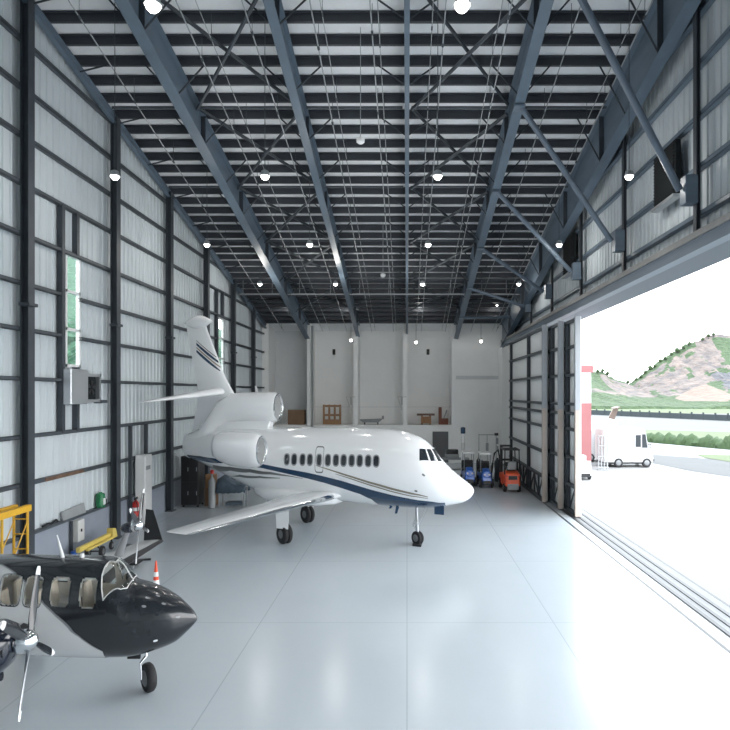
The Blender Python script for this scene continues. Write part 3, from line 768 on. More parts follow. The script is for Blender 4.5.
# wings
WS = [(4.0, 0, 1.46, 1.75, .26), (4.45, 1.1, 1.47, 1.55, .24), (5.5, 2.95, 1.37, 1.2, .16), (7.15, 5.82, 1.19, .82, .07), (7.24, 5.9, 1.19, .66, .03)]
for sg in (-1, 1):
    mb = MB(T=J); wing_mb(mb, [(s, sg*y, z, c, t) for s, y, z, c, t in WS]); w_ = mb.build('wing', M['jet'], jet, smooth=50)
    mb = MB(T=J); wing_mb(mb, [(s - .012, sg*y, z, c*1.01, t*1.06) for s, y, z, c, t in WS[1:]], 0, .07); mb.build('leading_edge', M['chrome'], w_, smooth=50)
    mb = MB(T=J)
    for c0, c1, y0, y1 in ((.66, .68, 1.3, 5.4), (.20, .215, 1.5, 5.7)):
        rr = []
        for yy in (y0, (y0 + y1)/2, y1):
            f = max(i for i in range(len(WS)-1) if WS[i][1] <= yy); u = (yy - WS[f][1])/(WS[f+1][1]-WS[f][1])
            s, z, c, t = (WS[f][q] + (WS[f+1][q]-WS[f][q])*u for q in (0, 2, 3, 4))
            hz = z + t*.55*(.66 if c0 > .5 else .97) + .006
            rr.append((s + c0*c, s + c1*c, yy, hz))
        for a, b in zip(rr[:-1], rr[1:]):
            mb.face([mb.pt(p) for p in ((a[0], sg*a[2], a[3]), (a[1], sg*a[2], a[3]), (b[1], sg*b[2], b[3]), (b[0], sg*b[2], b[3]))])
    mb.build('flap_gap', M['jet_grey'], w_, fix=False, smooth=0)
# fin, stabilisers, antenna pod
mb = MB(T=J); fin_mb(mb, [(8.3, 10.75, 3.2, .34), (8.80, 10.42, 4.66, .26), (9.2, 10.55, 5.25, .22), (10.02, 10.97, 7.0, .13), (10.06, 10.98, 7.12, .10)])
fin = mb.build('tail_fin', M['jet'], jet, smooth=50)
def fin_half(sv, z):
    tabf = [(8.3, 10.75, 3.2, .34), (8.80, 10.42, 4.66, .26), (9.2, 10.55, 5.25, .22), (10.02, 10.97, 7.0, .13)]
    for a, b in zip(tabf[:-1], tabf[1:]):
        if a[2] <= z <= b[2]:
            u = (z - a[2])/(b[2] - a[2]); l, tr, th = (a[c] + (b[c]-a[c])*u for c in (0, 1, 3))
            f = min(.999, max(.001, (sv - l)/(tr - l)))
            for p, q in zip(FOIL[:-1], FOIL[1:]):
                if p[0] <= f <= q[0]: return (p[1] + (q[1]-p[1])*(f-p[0])/(q[0]-p[0]))*th/2, l, tr
    return .05, 9, 11
for dz, hw0, hw1, mm in ((.10, .03, .055, 'jet_blue'), (-.03, .02, .03, 'jet_gold'), (-.16, .02, .06, 'jet_blue'), (.22, .01, .02, 'jet_grey')):
    for sg in (1, -1):
        mb = MB(T=J); prev = None
        for q in range(25):
            u = q/24; sv = 9.40 + 1.1*u; zc_ = 5.66 + .62*(sv - 9.41) + dz + .06*u*u; hw = hw0 + (hw1 - hw0)*math.sin(PI*u*.8)
            l = fin_half(sv, zc_)
            if sv < l[1] + .01 or sv > l[2] - .05: prev = None; continue
            cur = (mb.pt((sv, -sg*(fin_half(sv, zc_-hw)[0] + .006), zc_ - hw)), mb.pt((sv, -sg*(fin_half(sv, zc_+hw)[0] + .006), zc_ + hw)))
            if prev: mb.face((prev[0], cur[0], cur[1], prev[1]))
            prev = cur
        mb.build('fin_stripe', M[mm], fin, fix=False, smooth=0)
mb = MB()
rings = []
for q in range(13):
    u = q/12; r = math.sin(PI*min(.985, max(.015, u)))**.6
    rings.append([J(9.80 + 1.27*u, .17*r*math.cos(2*PI*k/20), 7.30 + (.16 + .09*math.sin(PI*u))*r*math.sin(2*PI*k/20) - .03*u) for k in range(20)])
mb.loft(rings); mb.build('fin_top_pod', M['jet'], fin, smooth=60)
for sg in (-1, 1):
    mb = MB(T=J); wing_mb(mb, [(9.1, 0, 4.74, 1.35, .30), (9.2, sg*.15, 4.73, 1.27, .28), (10.72, sg*2.8, 4.42, .50, .05), (10.85, sg*2.9, 4.41, .34, .02)])
    mb.build('stabilizer', M['jet'], fin, smooth=50)
# engines
def nacelle(rings_def, name, yc, inner):
    mb = MB(); rings = []
    for s, z, r, y in rings_def:
        rings.append([J(s, y + r*math.cos(2*PI*k/32), z + r*math.sin(2*PI*k/32)) for k in range(32)])
    mb.loft(rings, False, False)
    o = mb.build(name, M['jet'], jet, smooth=50, fix=True)
    s, z, r, y = rings_def[0]
    mb = MB(); mb.loft([[J(s - ds, y + r*f*math.cos(2*PI*k/32), z + r*f*math.sin(2*PI*k/32)) for k in range(32)] for ds, f in ((-.10, 1.012), (.0, 1.0), (.035, .965), (.04, .92), (.02, .86), (-.05, .83))], False, False)
    mb.build('intake_lip', M['chrome'], o, smooth=60)
    mb = MB(); mb.loft([[J(s - ds, y + r*f*math.cos(2*PI*k/32), z + r*f*math.sin(2*PI*k/32)) for k in range(32)] for ds, f in ((-.05, .83), (-.35, .80))], False, True)
    mb.build('intake_duct', M['offwhite'], o, smooth=60)
    mb = MB(); mb.lathe(J(s + .34, y, z), (JA[0], JA[1], 0), [(0, r*.3), (.1, r*.22), (.2, .02)], 20)
    for k in range(18):
        a = 2*PI*k/18; mb.hexa([J(s+.3, y + r*f*math.cos(a+d), z + r*f*math.sin(a+d)) for f, d in ((.25,0),(.79,0),(.79,.1),(.25,.1))] + [J(s+.27, y + r*f*math.cos(a+d+.12), z + r*f*math.sin(a+d+.12)) for f, d in ((.25,0),(.79,0),(.79,.1),(.25,.1))])
    mb.build('fan', M['alu'], o, smooth=40)
    s, z, r, y = rings_def[-1]
    mb = MB(); mb.loft([[J(s + ds, y + r*f*math.cos(2*PI*k/28), z + r*f*math.sin(2*PI*k/28)) for k in range(28)] for ds, f in ((0, .97), (.10, .9), (.06, .8), (-.3, .7))], False, True)
    mb.build('exhaust_nozzle', M['alu'], o, smooth=60)
    return o
for sg in (-1, 1):
    yc = sg*1.55
    nacelle([(6.97, 2.87, .47, yc), (7.05, 2.87, .52, yc), (7.3, 2.87, .56, yc), (7.8, 2.88, .57, yc), (8.2, 2.90, .55, yc), (8.5, 2.93, .50, yc), (8.66, 2.95, .45, yc)], 'side_engine', yc, True)
    mb = MB(T=J)
    mb.hexa([(7.3, sg*.7, 2.65), (8.8, sg*.6, 2.75), (8.7, sg*1.3, 2.8), (7.5, sg*1.3, 2.7), (7.3, sg*.7, 2.95), (8.8, sg*.6, 3.05), (8.7, sg*1.3, 3.0), (7.5, sg*1.3, 3.0)])
    mb.build('engine_pylon', M['jet'], jet, smooth=0)
nacelle([(6.97, 4.22, .47, 0), (7.05, 4.22, .505, 0), (7.4, 4.21, .53, 0), (8.2, 4.20, .53, 0), (8.9, 4.16, .53, 0), (9.4, 3.95, .52, 0), (9.8, 3.5, .51, 0), (10.2, 3.0, .51, 0), (10.6, 2.80, .49, 0), (10.82, 2.77, .46, 0)], 'tail_engine', 0, True)
mb = MB(T=J); mb.hexa([(7.35, -.22, 3.3), (10.4, -.3, 3.0), (10.4, .3, 3.0), (7.35, .22, 3.3), (7.15, -.22, 3.85), (10.2, -.3, 3.6), (10.2, .3, 3.6), (7.15, .22, 3.85)])
mb.build('dorsal_fairing', M['jet'], jet, smooth=0, bevel=.06, seg=3)
mb = MB(T=J); mb.hexa([(7.8, -.02, 4.7), (7.9, -.02, 4.7), (7.9, .02, 4.7), (7.8, .02, 4.7), (7.86, -.012, 4.95), (7.93, -.012, 4.95), (7.93, .012, 4.95), (7.86, .012, 4.95)]); mb.build('blade_antenna', M['jet'], jet, smooth=0)
# gear
def unJ(X, Y):
    """s, y of a ground point"""
    a, b = JN[0] - X, Y - JN[1]
    # a = .922 s - .13 y ; b = .387 s + y
    s = (a + JB[0]*b) / (JA[0] + JB[0]*(-JA[1])); return s, b + JA[1]*s
ax = Vector((.75, .66, 0)).normalized()
for px, py, tag_ in ((284.5, 543.5, 's'), (307.5, 522.5, 'p')):
    g = on_ground(px, py); s, y = unJ(g.x, g.y); r = .31
    sg = 1 if y > 0 else -1
    leg = MB(T=J); leg.tube([(s, y, r), (s - .02, y + sg*.02, 1.45)], [.06, .09], 12)
    leg.tube([(s + .04, y, r + .1), (s + .5, y - sg*.4, 1.3)], .03, 8)
    lg = leg.build('landing_gear', M['white'], jet)
    mb = MB(T=J); mb.hexa([(s - .2, y + sg*.16, .5), (s + .22, y + sg*.16, .5), (s + .22, y + sg*.19, .5), (s - .2, y + sg*.19, .5), (s - .26, y + sg*.2, 1.42), (s + .26, y + sg*.2, 1.42), (s + .26, y + sg*.23, 1.42), (s - .26, y + sg*.23, 1.42)]); mb.build('gear_door', M['jet'], lg, smooth=0)
    c = Vector(J(s, y, r))
    for d in (-.075, .075): wheel('wheel', c + ax*d, r, .13, ax, lg, hub=False)
    MB().lathe(c - ax*.15, ax, [(0, .02), (.0, .10), (.02, .17), (.28, .17), (.30, .10), (.30, .02)], 18).build('wheel_hub', M['hub'], lg)
    # small wheel chocks
g = on_ground(417.6, 544.5); s, y = unJ(g.x, g.y); r = .21
lg = MB(T=J).tube([(s, y, r), (s + .05, y, 1.35)], .05, 12).tube([(s - .02, y, .62), (s - .35, y, 1.28)], .025, 8).tube([(s + .02, y + .0, .38), (s + .16, y, .6), (s + .05, y, .85)], .02, 8).tube([(s - .02, y - .05, .75), (s + .12, y - .15, .55)], .018, 6).build('nose_gear', M['alu'], jet)
c = Vector(J(s, y, r))
for d in (-.05, .05): wheel('wheel', c + ax*d, r, .08, ax, lg)
MB(T=J).box(s - .14, y - .25, .0, s + .14, y + .22, .055).build('wheel_chock', M['rubber'], lg, smooth=0)
p = at_depth(439, 503, c.y - .25)
s2, y2 = unJ(p.x, p.y)
MB(T=J).hexa([(s2 - .16, y2 - .02, .98), (s2 + .15, y2 - .02, .98), (s2 + .15, y2 + .01, .98), (s2 - .16, y2 + .01, .98), (s2 - .17, y2 - .02, 1.34), (s2 + .15, y2 - .02, 1.34), (s2 + .15, y2 + .01, 1.34), (s2 - .17, y2 + .01, 1.34)]).build('nose_gear_door', M['jet_blue'], jet, smooth=0)
for px, py0, py1 in ((398.5, 505, 513.5), (392.5, 505, 508.5)):
    a = at_depth(px, py0 - 2, 19.0); b = at_depth(px - 2.5, py1, 19.0)
    MB().hexa([a + Vector((-.06, -.01, 0)), a + Vector((.06, -.01, 0)), a + Vector((.06, .01, 0)), a + Vector((-.06, .01, 0)), b + Vector((-.035, -.01, 0)), b + Vector((.035, -.01, 0)), b + Vector((.035, .01, 0)), b + Vector((-.035, .01, 0))]).build('blade_antenna', M['jet_blue'], jet, smooth=0)

# ------------------------------------------------------------------ the dark twin propeller plane
KA, KB, KN = (.9916, -.10), (-.2, 1.0), (-3.235, 9.38)
def K(s, y, z): return (KN[0] - s*KA[0] + y*KB[0], KN[1] - s*KA[1] + y*KB[1], z)
kb = K(2.4, 0, 0)
twin = thing('propeller_plane', (kb[0], kb[1], 0), 'dark slate and white twin-propeller plane parked at the lower left', 'airplane')
ktab = [(0, 1.245, 1.205, .02, 1.225), (.04, 1.31, 1.15, .075, 1.225), (.164, 1.425, 1.025, .18, 1.225), (.33, 1.545, .885, .29, 1.22), (.6, 1.67, .775, .42, 1.21), (.82, 1.735, .71, .49, 1.2), (1.02, 1.775, .67, .545, 1.2), (1.12, 1.90, .66, .565, 1.2), (1.2, 2.02, .655, .575, 1.2),
        (1.33, 2.10, .65, .595, 1.2), (1.6, 2.125, .64, .615, 1.2), (2.29, 2.12, .63, .63, 1.25), (3.33, 2.10, .64, .63, 1.3), (4.3, 2.05, .72, .56, 1.35), (5.2, 1.9, .95, .38, 1.45), (5.9, 1.7, 1.3, .15, 1.5)]
KBODY = Body(ktab, K, ex=.82)
kp = KBODY.find
WPX = [(10.5, 588.5, .26, .34), (33.3, 589.8, .22, .33), (60, 590.6, .235, .325), (88, 591.6, .205, .315)]
WIN = []
for px, py, a, b in WPX:
    s0, t0 = kp(px, py); WIN.append((s0, t0, a*.62, b*.66))
def rr(sc, tc, grow=0.0):
    for s0, t0, a, b in WIN:
        r = .74
        u = abs(sc - s0) / (a + grow); v = abs(abs(tc) - t0) * r / (b + grow)
        if u < 1 and v < 1 and (u**5 + v**5) < 1: return True
    return False
# windscreen outline on the body (s, theta)
WSP = [kp(x, y) for x, y in ((103, 600), (101.5, 588), (102, 576), (105, 567), (110, 561.5))]
WS_poly = [(1.04, 0), (1.06, .5)] + [kp(121, 589.5)] + WSP + [(1.30, .12), (1.29, 0)]
def inpoly(poly, x, y):
    c = False; n = len(poly)
    for i in range(n):
        x1, y1 = poly[i]; x2, y2 = poly[(i+1) % n]
        if (y1 > y) != (y2 > y) and x < (x2-x1)*(y-y1)/(y2-y1) + x1: c = not c
    return c
def skipf(sc, tc): return rr(sc, tc) or inpoly(WS_poly, sc, abs(tc))
mb = MB(); sl = [0, .01, .025, .04, .08, .12, .164] + [.2 + .04*i for i in range(18)] + [.92 + .0175*i for i in range(160)]
sl = sl + [3.75 + .15*i for i in range(15)]; sl = [s for s in sl if s < 5.9] + [5.9]
KBODY.skin(mb, 0, 220, skip=skipf, s_list=sl)
fus2 = mb.build('fuselage', M['slate'], twin, smooth=50)
# white rear lower paint with grey trim edge
edge = [kp(x, y) for x, y in ((102.7, 651), (96, 647.8), (89, 643.5), (79, 636), (68.5, 626.5), (56, 615.5), (44.5, 604.5), (34, 592.5), (25.7, 582), (13, 571.5), (2, 564.8))]
edge += [(3.7, .5), (4.4, .4), (5.2, .35), (5.85, .3)]
for sg in (1, -1):
    mb = MB(); KBODY.strip(mb, [(s, t, s, PI) for s, t in edge], off=.003, nth=60, sub=22, skip=rr, sgn=sg); mb.build('white_paint', M['planewhite'], twin, fix=False, smooth=60)
    mb = MB(); KBODY.strip(mb, [(s, t - .018, s, t + .022) for s, t in edge], off=.006, nth=2, sub=22, skip=rr, sgn=sg); mb.build('grey_trim_line', M['trimgrey'], twin, fix=False, smooth=60)
    for s0, t0, a, b in WIN:
        mb = MB(); KBODY.oval(mb, s0, t0, a + .012, b + .012, off=.002, sgn=sg, ex=.4, n=48, nr=4); w_ = mb.build('cabin_window', M['cabinglass'], twin, fix=False, smooth=60)
        mb = MB(); KBODY.oval(mb, s0, t0, a + .02, b + .02, off=.009, sgn=sg, ex=.4, n=48, nr=1, inner=.95); mb.build('window_rim', M['slate'], w_, fix=False, smooth=60)
# windscreen glass: the skin cells that were left out
def keep_ws(sc, tc): return not inpoly(WS_poly, sc, abs(tc))
class _B(Body): pass
mb = MB(); nt = 160; ss = [1.0 + .012*i for i in range(70)]
idg = {}
def gp(i, k):
    k %= nt
    if (i, k) not in idg: idg[(i, k)] = mb.pt(KBODY.S(ss[i], 2*PI*k/nt, .003))
    return idg[(i, k)]
for i in range(len(ss)-1):
    for k in range(nt):
        tc = 2*PI*(k+.5)/nt; tc = tc - 2*PI if tc > PI else tc; sc = (ss[i]+ss[i+1])/2
        if any(inpoly(WS_poly, sc + d, abs(tc) + e) for d in (-.012, .012) for e in (-.03, .03)): mb.face((gp(i,k), gp(i,k+1), gp(i+1,k+1), gp(i+1,k)))
ws = mb.build('windscreen', M['cabinglass'], twin, fix=False, smooth=60)
mb = MB()
for sg in (1, -1):
    pts = [(s, max(t, 0)) for s, t in WS_poly]; dense = []
    for a, b in zip(pts[:-1], pts[1:]):
        for q in range(5): dense.append((a[0]+(b[0]-a[0])*q/5, a[1]+(b[1]-a[1])*q/5))
    dense.append(pts[-1])
    mb.tube([KBODY.S(s, sg*t, .006) for s, t in dense], .008, 6)
mb.tube([KBODY.S(1.04 + .26*q/8, .0, .008) for q in range(9)], .009, 6)
for q in range(2):
    pass
mb.build('windscreen_frame', M['offwhite'], ws)
for dz in range(3):
    s_, t_ = 1.24 + .03*dz, .25 + .25*dz
# cabin interior
mb = MB(); nt = 110; ss = [1.3 + .0264*i for i in range(112)]
idl = [[mb.pt(KBODY.S(sv, 2*PI*k/nt, -.03)) for k in range(nt)] for sv in ss]
for i in range(len(ss)-1):
    for k in range(nt):
        tc = 2*PI*(k+.5)/nt; tc = tc - 2*PI if tc > PI else tc; sc = (ss[i]+ss[i+1])/2
        if not skipf(sc, tc): mb.face((idl[i][k], idl[i][(k+1)%nt], idl[i+1][(k+1)%nt], idl[i+1][k]))
mb.build('cabin_lining', M['lining'], twin, fix=False, smooth=60)
KFL = .92
MB(T=K).box(1.25, -.5, KFL - .05, 4.2, .5, KFL).build('cabin_floor', M['lining'], twin, smooth=0)
MB(T=K).hexa([(1.02,-.45,1.3),(1.2,-.45,1.3),(1.2,.45,1.3),(1.02,.45,1.3),(1.06,-.4,1.68),(1.2,-.42,1.74),(1.2,.42,1.74),(1.06,.4,1.68)]).build('instrument_panel', M['black'], twin, smooth=0, bevel=.02)
for s in (1.75, 2.35, 2.95, 3.55):
    for y in (-.28, .28):
        o = MB(T=K).hexa([(s-.22,y-.17,KFL),(s+.12,y-.17,KFL),(s+.12,y+.17,KFL),(s-.22,y+.17,KFL),(s-.24,y-.19,1.2),(s+.12,y-.19,1.18),(s+.12,y+.19,1.18),(s-.24,y+.19,1.2)]).build('cabin_seat', M['seat'], twin, smooth=0, bevel=.04, seg=2)
        MB(T=K).hexa([(s+.06,y-.19,1.14),(s+.18,y-.19,1.14),(s+.18,y+.19,1.14),(s+.06,y+.19,1.14),(s+.12,y-.15,1.66),(s+.2,y-.15,1.66),(s+.2,y+.15,1.66),(s+.12,y+.15,1.66)]).build('seat_back', M['seat'], o, smooth=0, bevel=.04, seg=2)
# nose details
for px, py in ((147.5, 598), (158, 596), (164, 604), (144, 606.5), (155.5, 640.5), (178, 617)):
    s0, t0 = kp(px, py); mb = MB(); KBODY.oval(mb, s0, t0, .035, .02, n=10); mb.build('nose_rivet_patch', M['trimgrey'] if py < 640 else M['white'], twin, fix=False)
# wings, winglet
for sg, secs in ((1, [(1.98, .3, 1.18, 1.35, .2), (1.88, 2.6, 1.26, .95, .14), (1.50, 4.40, 1.30, .50, .07), (1.50, 4.46, 1.30, .46, .05)]),
                 (-1, [(2.4, -.3, 1.18, 1.3, .2), (2.55, -2.4, 1.24, .95, .15), (2.6, -4.0, 1.3, .5, .08)])):
    mb = MB(T=K); wing_mb(mb, secs); w_ = mb.build('wing', M['planewhite'], twin, smooth=50)
    mb = MB(T=K); wing_mb(mb, [(s-.012, y, z, c*1.02, t*1.12) for s, y, z, c, t in secs], 0, .15); mb.build('leading_edge_boot', M['black'], w_, smooth=50)
    s, y, z, c, t = secs[-1]
    mb = MB(T=K); mb.hexa([(s+.0, y-.02, z-.02), (s+c, y-.02, z-.02), (s+c, y+.03, z-.02), (s+.0, y+.03, z-.02), (s+.26, y+sg*.12-.01, z+.68), (s+c-.02, y+sg*.12-.01, z+.70), (s+c-.02, y+sg*.12+.01, z+.70), (s+.26, y+sg*.12+.01, z+.68)])
    mb.build('winglet', M['black'], w_, smooth=0)
# engines with four-blade propellers
def prop(c, axis, angles, R, parent, off=.0):
    c = Vector(c); ax = Vector(axis).normalized(); up = Vector((0, 0, 1)); sd = up.cross(ax).normalized(); up = ax.cross(sd)
    hub = MB().lathe(c - ax*.13, ax, [(0, .12), (.03, .135), (.10, .13), (.16, .105), (.20, .065), (.22, .01)], 24).build('spinner', M['chrome'], parent)
    for a in angles:
        a = math.radians(a); d = up*math.cos(a) + sd*math.sin(a); e = d.cross(ax)
        rings = []
        for u, ch, tw in ((.08, .03, 52), (.16, .038, 45), (.3, .05, 30), (.5, .056, 18), (.75, .052, 11), (.88, .047, 8)):
            tw = math.radians(tw); cdir = e*math.cos(tw) + ax*math.sin(tw); nd = d.cross(cdir)
            rings.append([c + d*u*R + cdir*ch*math.cos(2*PI*k/12) + nd*.014*math.sin(2*PI*k/12) for k in range(12)])
        b = MB().loft(rings).build('propeller_blade', M['alu'] if abs(math.cos(a)) > .7 and math.cos(a) < 0 else M['slate'], hub)
        tip = []
        for u, ch in ((.88, .048), (.95, .042), (1.0, .022)):
            tw = math.radians(7); cdir = e*math.cos(tw) + ax*math.sin(tw); nd = d.cross(cdir)
            tip.append([c + d*u*R + cdir*ch*math.cos(2*PI*k/12) + nd*.013*math.sin(2*PI*k/12) for k in range(12)])
        o = MB().loft(tip).build('blade_tip', M['white'], hub)
    return hub
def engine(c, ax, small=False):
    c = Vector(c); ax = Vector(ax).normalized()
    mb = MB()
    sd = Vector((0, 0, 1)).cross(ax).normalized()
    rings = []
    for t, w, h, dz in ((-.14, .15, .15, .0), (-.18, .24, .22, -.02), (-.30, .31, .30, -.05), (-.6, .34, .34, -.07), (-1.1, .34, .36, -.10), (-1.8, .28, .33, -.18), (-2.4, .12, .15, -.3)):
        rings.append([c + ax*t + sd*w*math.copysign(abs(math.cos(2*PI*k/28))**.85, math.cos(2*PI*k/28)) + Vector((0,0,dz + h*math.copysign(abs(math.sin(2*PI*k/28))**.85, math.sin(2*PI*k/28)))) for k in range(28)])
    if small:
        rings = []
        for t, w in ((-.13, .09), (-.16, .11), (-.24, .11), (-.32, .08), (-.36, .03)):
            rings.append([c + ax*t + sd*w*math.cos(2*PI*k/20) + Vector((0, 0, w*math.sin(2*PI*k/20) - .05)) for k in range(20)])
        o = MB().loft(rings).build('engine_cowling', M['cowl'], twin, smooth=50)
        mb = MB().tube([c - ax*.22 + Vector((0, 0, -.1)), c - ax*.4 + Vector((0, 0, -.62))], [.05, .09], 12); mb.build('engine_fairing', M['trimgrey'], o)
        return o
    o = mb.loft(rings).build('engine_cowling', M['cowl'], twin, smooth=50)
    for q in (-1, 1):
        MB().lathe(c - ax*.20 + sd*q*.17 + Vector((0,0,-.03)), ax, [(0, .085), (.02, .085), (.022, .06), (.0, .055), (-.05, .02)], 16).build('cooling_inlet', M['black'], o)
    mb = MB(); mb.tube([c - ax*.3 + Vector((0,0,-.36)), c - ax*.55 + Vector((0,0,-.42)), c - ax*1.2 + Vector((0,0,-.44))], [.07, .13, .12], 14); mb.build('chin_scoop', M['cowl'], o)
    mb = MB(); mb.hexa([c - ax*.8 + sd*w + Vector((0,0,z)) for w, z in ((-.2,-.62),(.2,-.62))] + [c - ax*2.0 + sd*w + Vector((0,0,z)) for w, z in ((.2,-.62),(-.2,-.62))] + [c - ax*.8 + sd*w + Vector((0,0,z)) for w, z in ((-.25,-.2),(.25,-.2))] + [c - ax*2.0 + sd*w + Vector((0,0,z)) for w, z in ((.22,-.2),(-.22,-.2))])
    mb.build('engine_fairing', M['planewhite'], o, smooth=0)
    return o
pax = Vector((.98, .19, .02))
hc = at_depth(29.5, 640.5, 7.0)
e1 = engine(hc, pax); prop(hc, pax, [22, 122, 203, 303], .83, e1)
hc2 = at_depth(139, 525, 12.6)
e2 = engine(hc2, Vector((.97, .15, 0)), True); prop(hc2, Vector((.97, .15, 0)), [28, 112, 197, 305], .78, e2)
# tail of the plane (outside the photo's frame)
mb = MB(T=K); fin_mb(mb, [(4.9, 5.9, 1.7, .08), (5.5, 6.0, 2.9, .05)]); mb.build('tail_fin', M['slate'], twin)
for sg in (-1, 1):
    mb = MB(T=K); wing_mb(mb, [(5.2, sg*.1, 1.6, .7, .08), (5.5, sg*1.3, 1.65, .4, .04)]); mb.build('tailplane', M['planewhite'], twin)
# antennas on the roof
for px, py, h, nm in ((63, 557, 22, 'roof_antenna'), (82, 558.5, 5, 'roof_beacon')):
    a = at_depth(px, py + 1, 9.55); b = at_depth(px - (6 if h > 9 else 0), py - h, 9.55)
    MB().tube([a, b], [.03, .008] if h > 9 else [.04, .03], 8).build(nm, M['white'], twin)
# gear
g = on_ground(148.5, 691.5); r = .225; wc = Vector((g.x, g.y, r)); wax = Vector((.75, .68, 0)).normalized()
lg = MB().tube([wc - wax*.11 + Vector((0,0,0)), wc - wax*.11 + Vector((-.01,0,.26)), wc + Vector((-.03,.0,.34)), wc + Vector((-.06,0,.62))], [.018, .02, .03, .035], 10).build('nose_gear', M['chrome'], twin)
wheel('wheel', wc, r, .13, wax, lg)
a = wc + Vector((-.18, -.12, .34))
MB().hexa([a + Vector(p) for p in ((-.10,0,0),(.10,0,0),(.10,.02,0),(-.10,.02,0),(-.11,0,.24),(.13,0,.26),(.13,.02,.26),(-.11,.02,.24))]).build('nose_gear_door', M['black'], twin, smooth=0)
for y in (-1.3, 1.3):
    c = Vector(K(3.35, y, .26)); lg = MB().tube([c, c + Vector((0, 0, .95))], .045, 10).build('landing_gear', M['alu'], twin); wheel('wheel', c, .26, .16, (.1, 1, 0), lg)

# ------------------------------------------------------------------ things along the left wall
# yellow scaffold frame
sx, sy = -9.05, 14.0
t = thing('scaffold_stand', (sx, sy, 0), 'yellow metal ladder scaffold standing at the left wall behind the dark plane', 'scaffold')
for y in (13.35, 14.25):
    mb = MB()
    for x in (-9.21, -8.89): mb.tube([(x, y, .06), (x, y, 2.05)], .03, 8)
    for z in (.35, .7, 1.05, 1.4, 1.75): mb.tube([(-9.21, y, z), (-8.89, y, z)], .018, 6)
    mb.build('ladder_frame', M['yellow'], t)
    for x in (-9.21, -8.89): MB().lathe((x - .03, y, .06), (1, 0, 0), [(0, .06), (.06, .06)], 14).build('caster', M['black'], t)
MB().box(-9.27, 12.6, 1.93, -9.15, 14.32, 2.08).build('guard_beam', M['yellow'], t, smooth=0, bevel=.01)
MB().box(-8.95, 12.6, 1.93, -8.83, 14.32, 2.08).build('guard_beam', M['yellow'], t, smooth=0, bevel=.01)
for x in (-9.21, -8.89):
    MB().tube([(x, 13.35, .4), (x, 14.25, 1.7)], .016, 6).build('diagonal_brace', M['yellow'], t)
# things on the sill
p = Vector((XL + .175, 19.0, 1.131))
t = thing('jerry_can', p, 'green metal can standing on the left wall sill', 'can')
MB().lathe(p, (0, 0, 1), [(0, .11), (.02, .13), (.40, .13), (.43, .11), (.44, .05), (.47, .05), (.47, .03)], 20).build('can_body', M['green'], t)
MB().box(p.x + .10, p.y - .06, 1.22, p.x + .135, p.y + .06, 1.42).build('can_sticker', M['white'], t, smooth=0)
for i, yy in enumerate((19.24, 19.4)):
    tag(MB().lathe((XL + .11, yy, 1.131), (0, 0, 1), [(0, .07), (.12 + .05*i, .07), (.16 + .05*i, .03), (.2 + .05*i, .03)], 12).build('small_bottle', M['black']), ['small dark bottle next to the green can on the sill', 'dark bottle on the sill close to the wall column'][i], 'bottle', 'dark bottles on the sill')
tag(MB().hexa([(XL+.10,17.0,1.131),(XL+.15,17.0,1.131),(XL+.15,18.2,1.131),(XL+.10,18.2,1.131),(XL+.05,17.0,1.36),(XL+.09,17.0,1.36),(XL+.09,18.2,1.42),(XL+.05,18.2,1.42)]).build('leaning_panel', M['grey'], smooth=0), 'flat grey panel leaning on the left wall sill', 'panel')
mb = MB(); 
mb.tube([(XL + .1, 16.1, 1.165), (XL + .12, 16.3, 1.2), (XL + .1, 16.5, 1.165), (XL + .12, 16.7, 1.22), (XL + .1, 16.8, 1.165)], .03, 6)
tag(mb.build('cable_bundle', M['black']), 'black cable bundle lying on the left wall sill', 'cable')
# metal box and dark fan opening under the window
t = thing('air_duct_box', (XL + .2, 17.5, 4.4), 'sheet metal duct box under the tall green window', 'duct')
MB().box(XL + .195, 16.90, 4.38, XL + .42, 17.80, 5.38).build('duct_body', M['alu'], t, smooth=0, bevel=.015)
MB().box(XL + .045, 17.0, 4.5, XL + .195, 17.25, 4.9).build('wall_mount', M['dark'], t, smooth=0)
t = thing('wall_fan', (XL + .2, 18.2, 4.5), 'dark square fan grille beside the metal duct box', 'fan')
mb = MB(); 
for a in ((17.86, 4.42, 17.95, 5.28), (18.62, 4.42, 18.71, 5.28), (17.86, 4.42, 18.71, 4.51), (17.86, 5.19, 18.71, 5.28)): mb.box(XL + .18, a[0], a[1], XL + .34, a[2], a[3])
mb.build('fan_frame', M['alu'], t, smooth=0)
MB().box(XL + .18, 17.95, 4.51, XL + .22, 18.62, 5.19).build('fan_grille', M['louver'], t, smooth=0)
mb = MB()
for k in range(5):
    a = 2*PI*k/5; c = Vector((XL + .27, 18.28, 4.85))
    mb.hexa([c + Vector((dx, math.cos(a+d)*r, math.sin(a+d)*r)) for dx in (0, .012) for r, d in ((.05, 0), (.23, -.1), (.23, .5), (.05, .6))])
mb.build('fan_blades', M['black'], t, smooth=0)
# electrical box with conduit
t = thing('electrical_box', (XL + .2, 16.7, .4), 'white electrical box with blue base on the left wall wainscot', 'box')
MB().box(XL + .14, 17.42, .42, XL + .34, 17.76, 1.04).build('box_body', M['offwhite'], t, smooth=0, bevel=.015)
MB().box(XL + .34, 17.55, .7, XL + .36, 17.6, .78).build('latch', M['black'], t, smooth=0)
MB().tube([(XL + .19, 17.33, 0), (XL + .19, 17.33, 1.05)], .045, 8).build('conduit', M['dark'], t)
tag(MB().lathe((-9.3, 17.0, 0), (0, 0, 1), [(0, .14), (.05, .14), (.07, .07), (.2, .06), (.22, .09), (.28, .09)], 16).build('bottle_jack', M['blue']), 'small blue jack on the floor next to the yellow tow bar', 'jack')
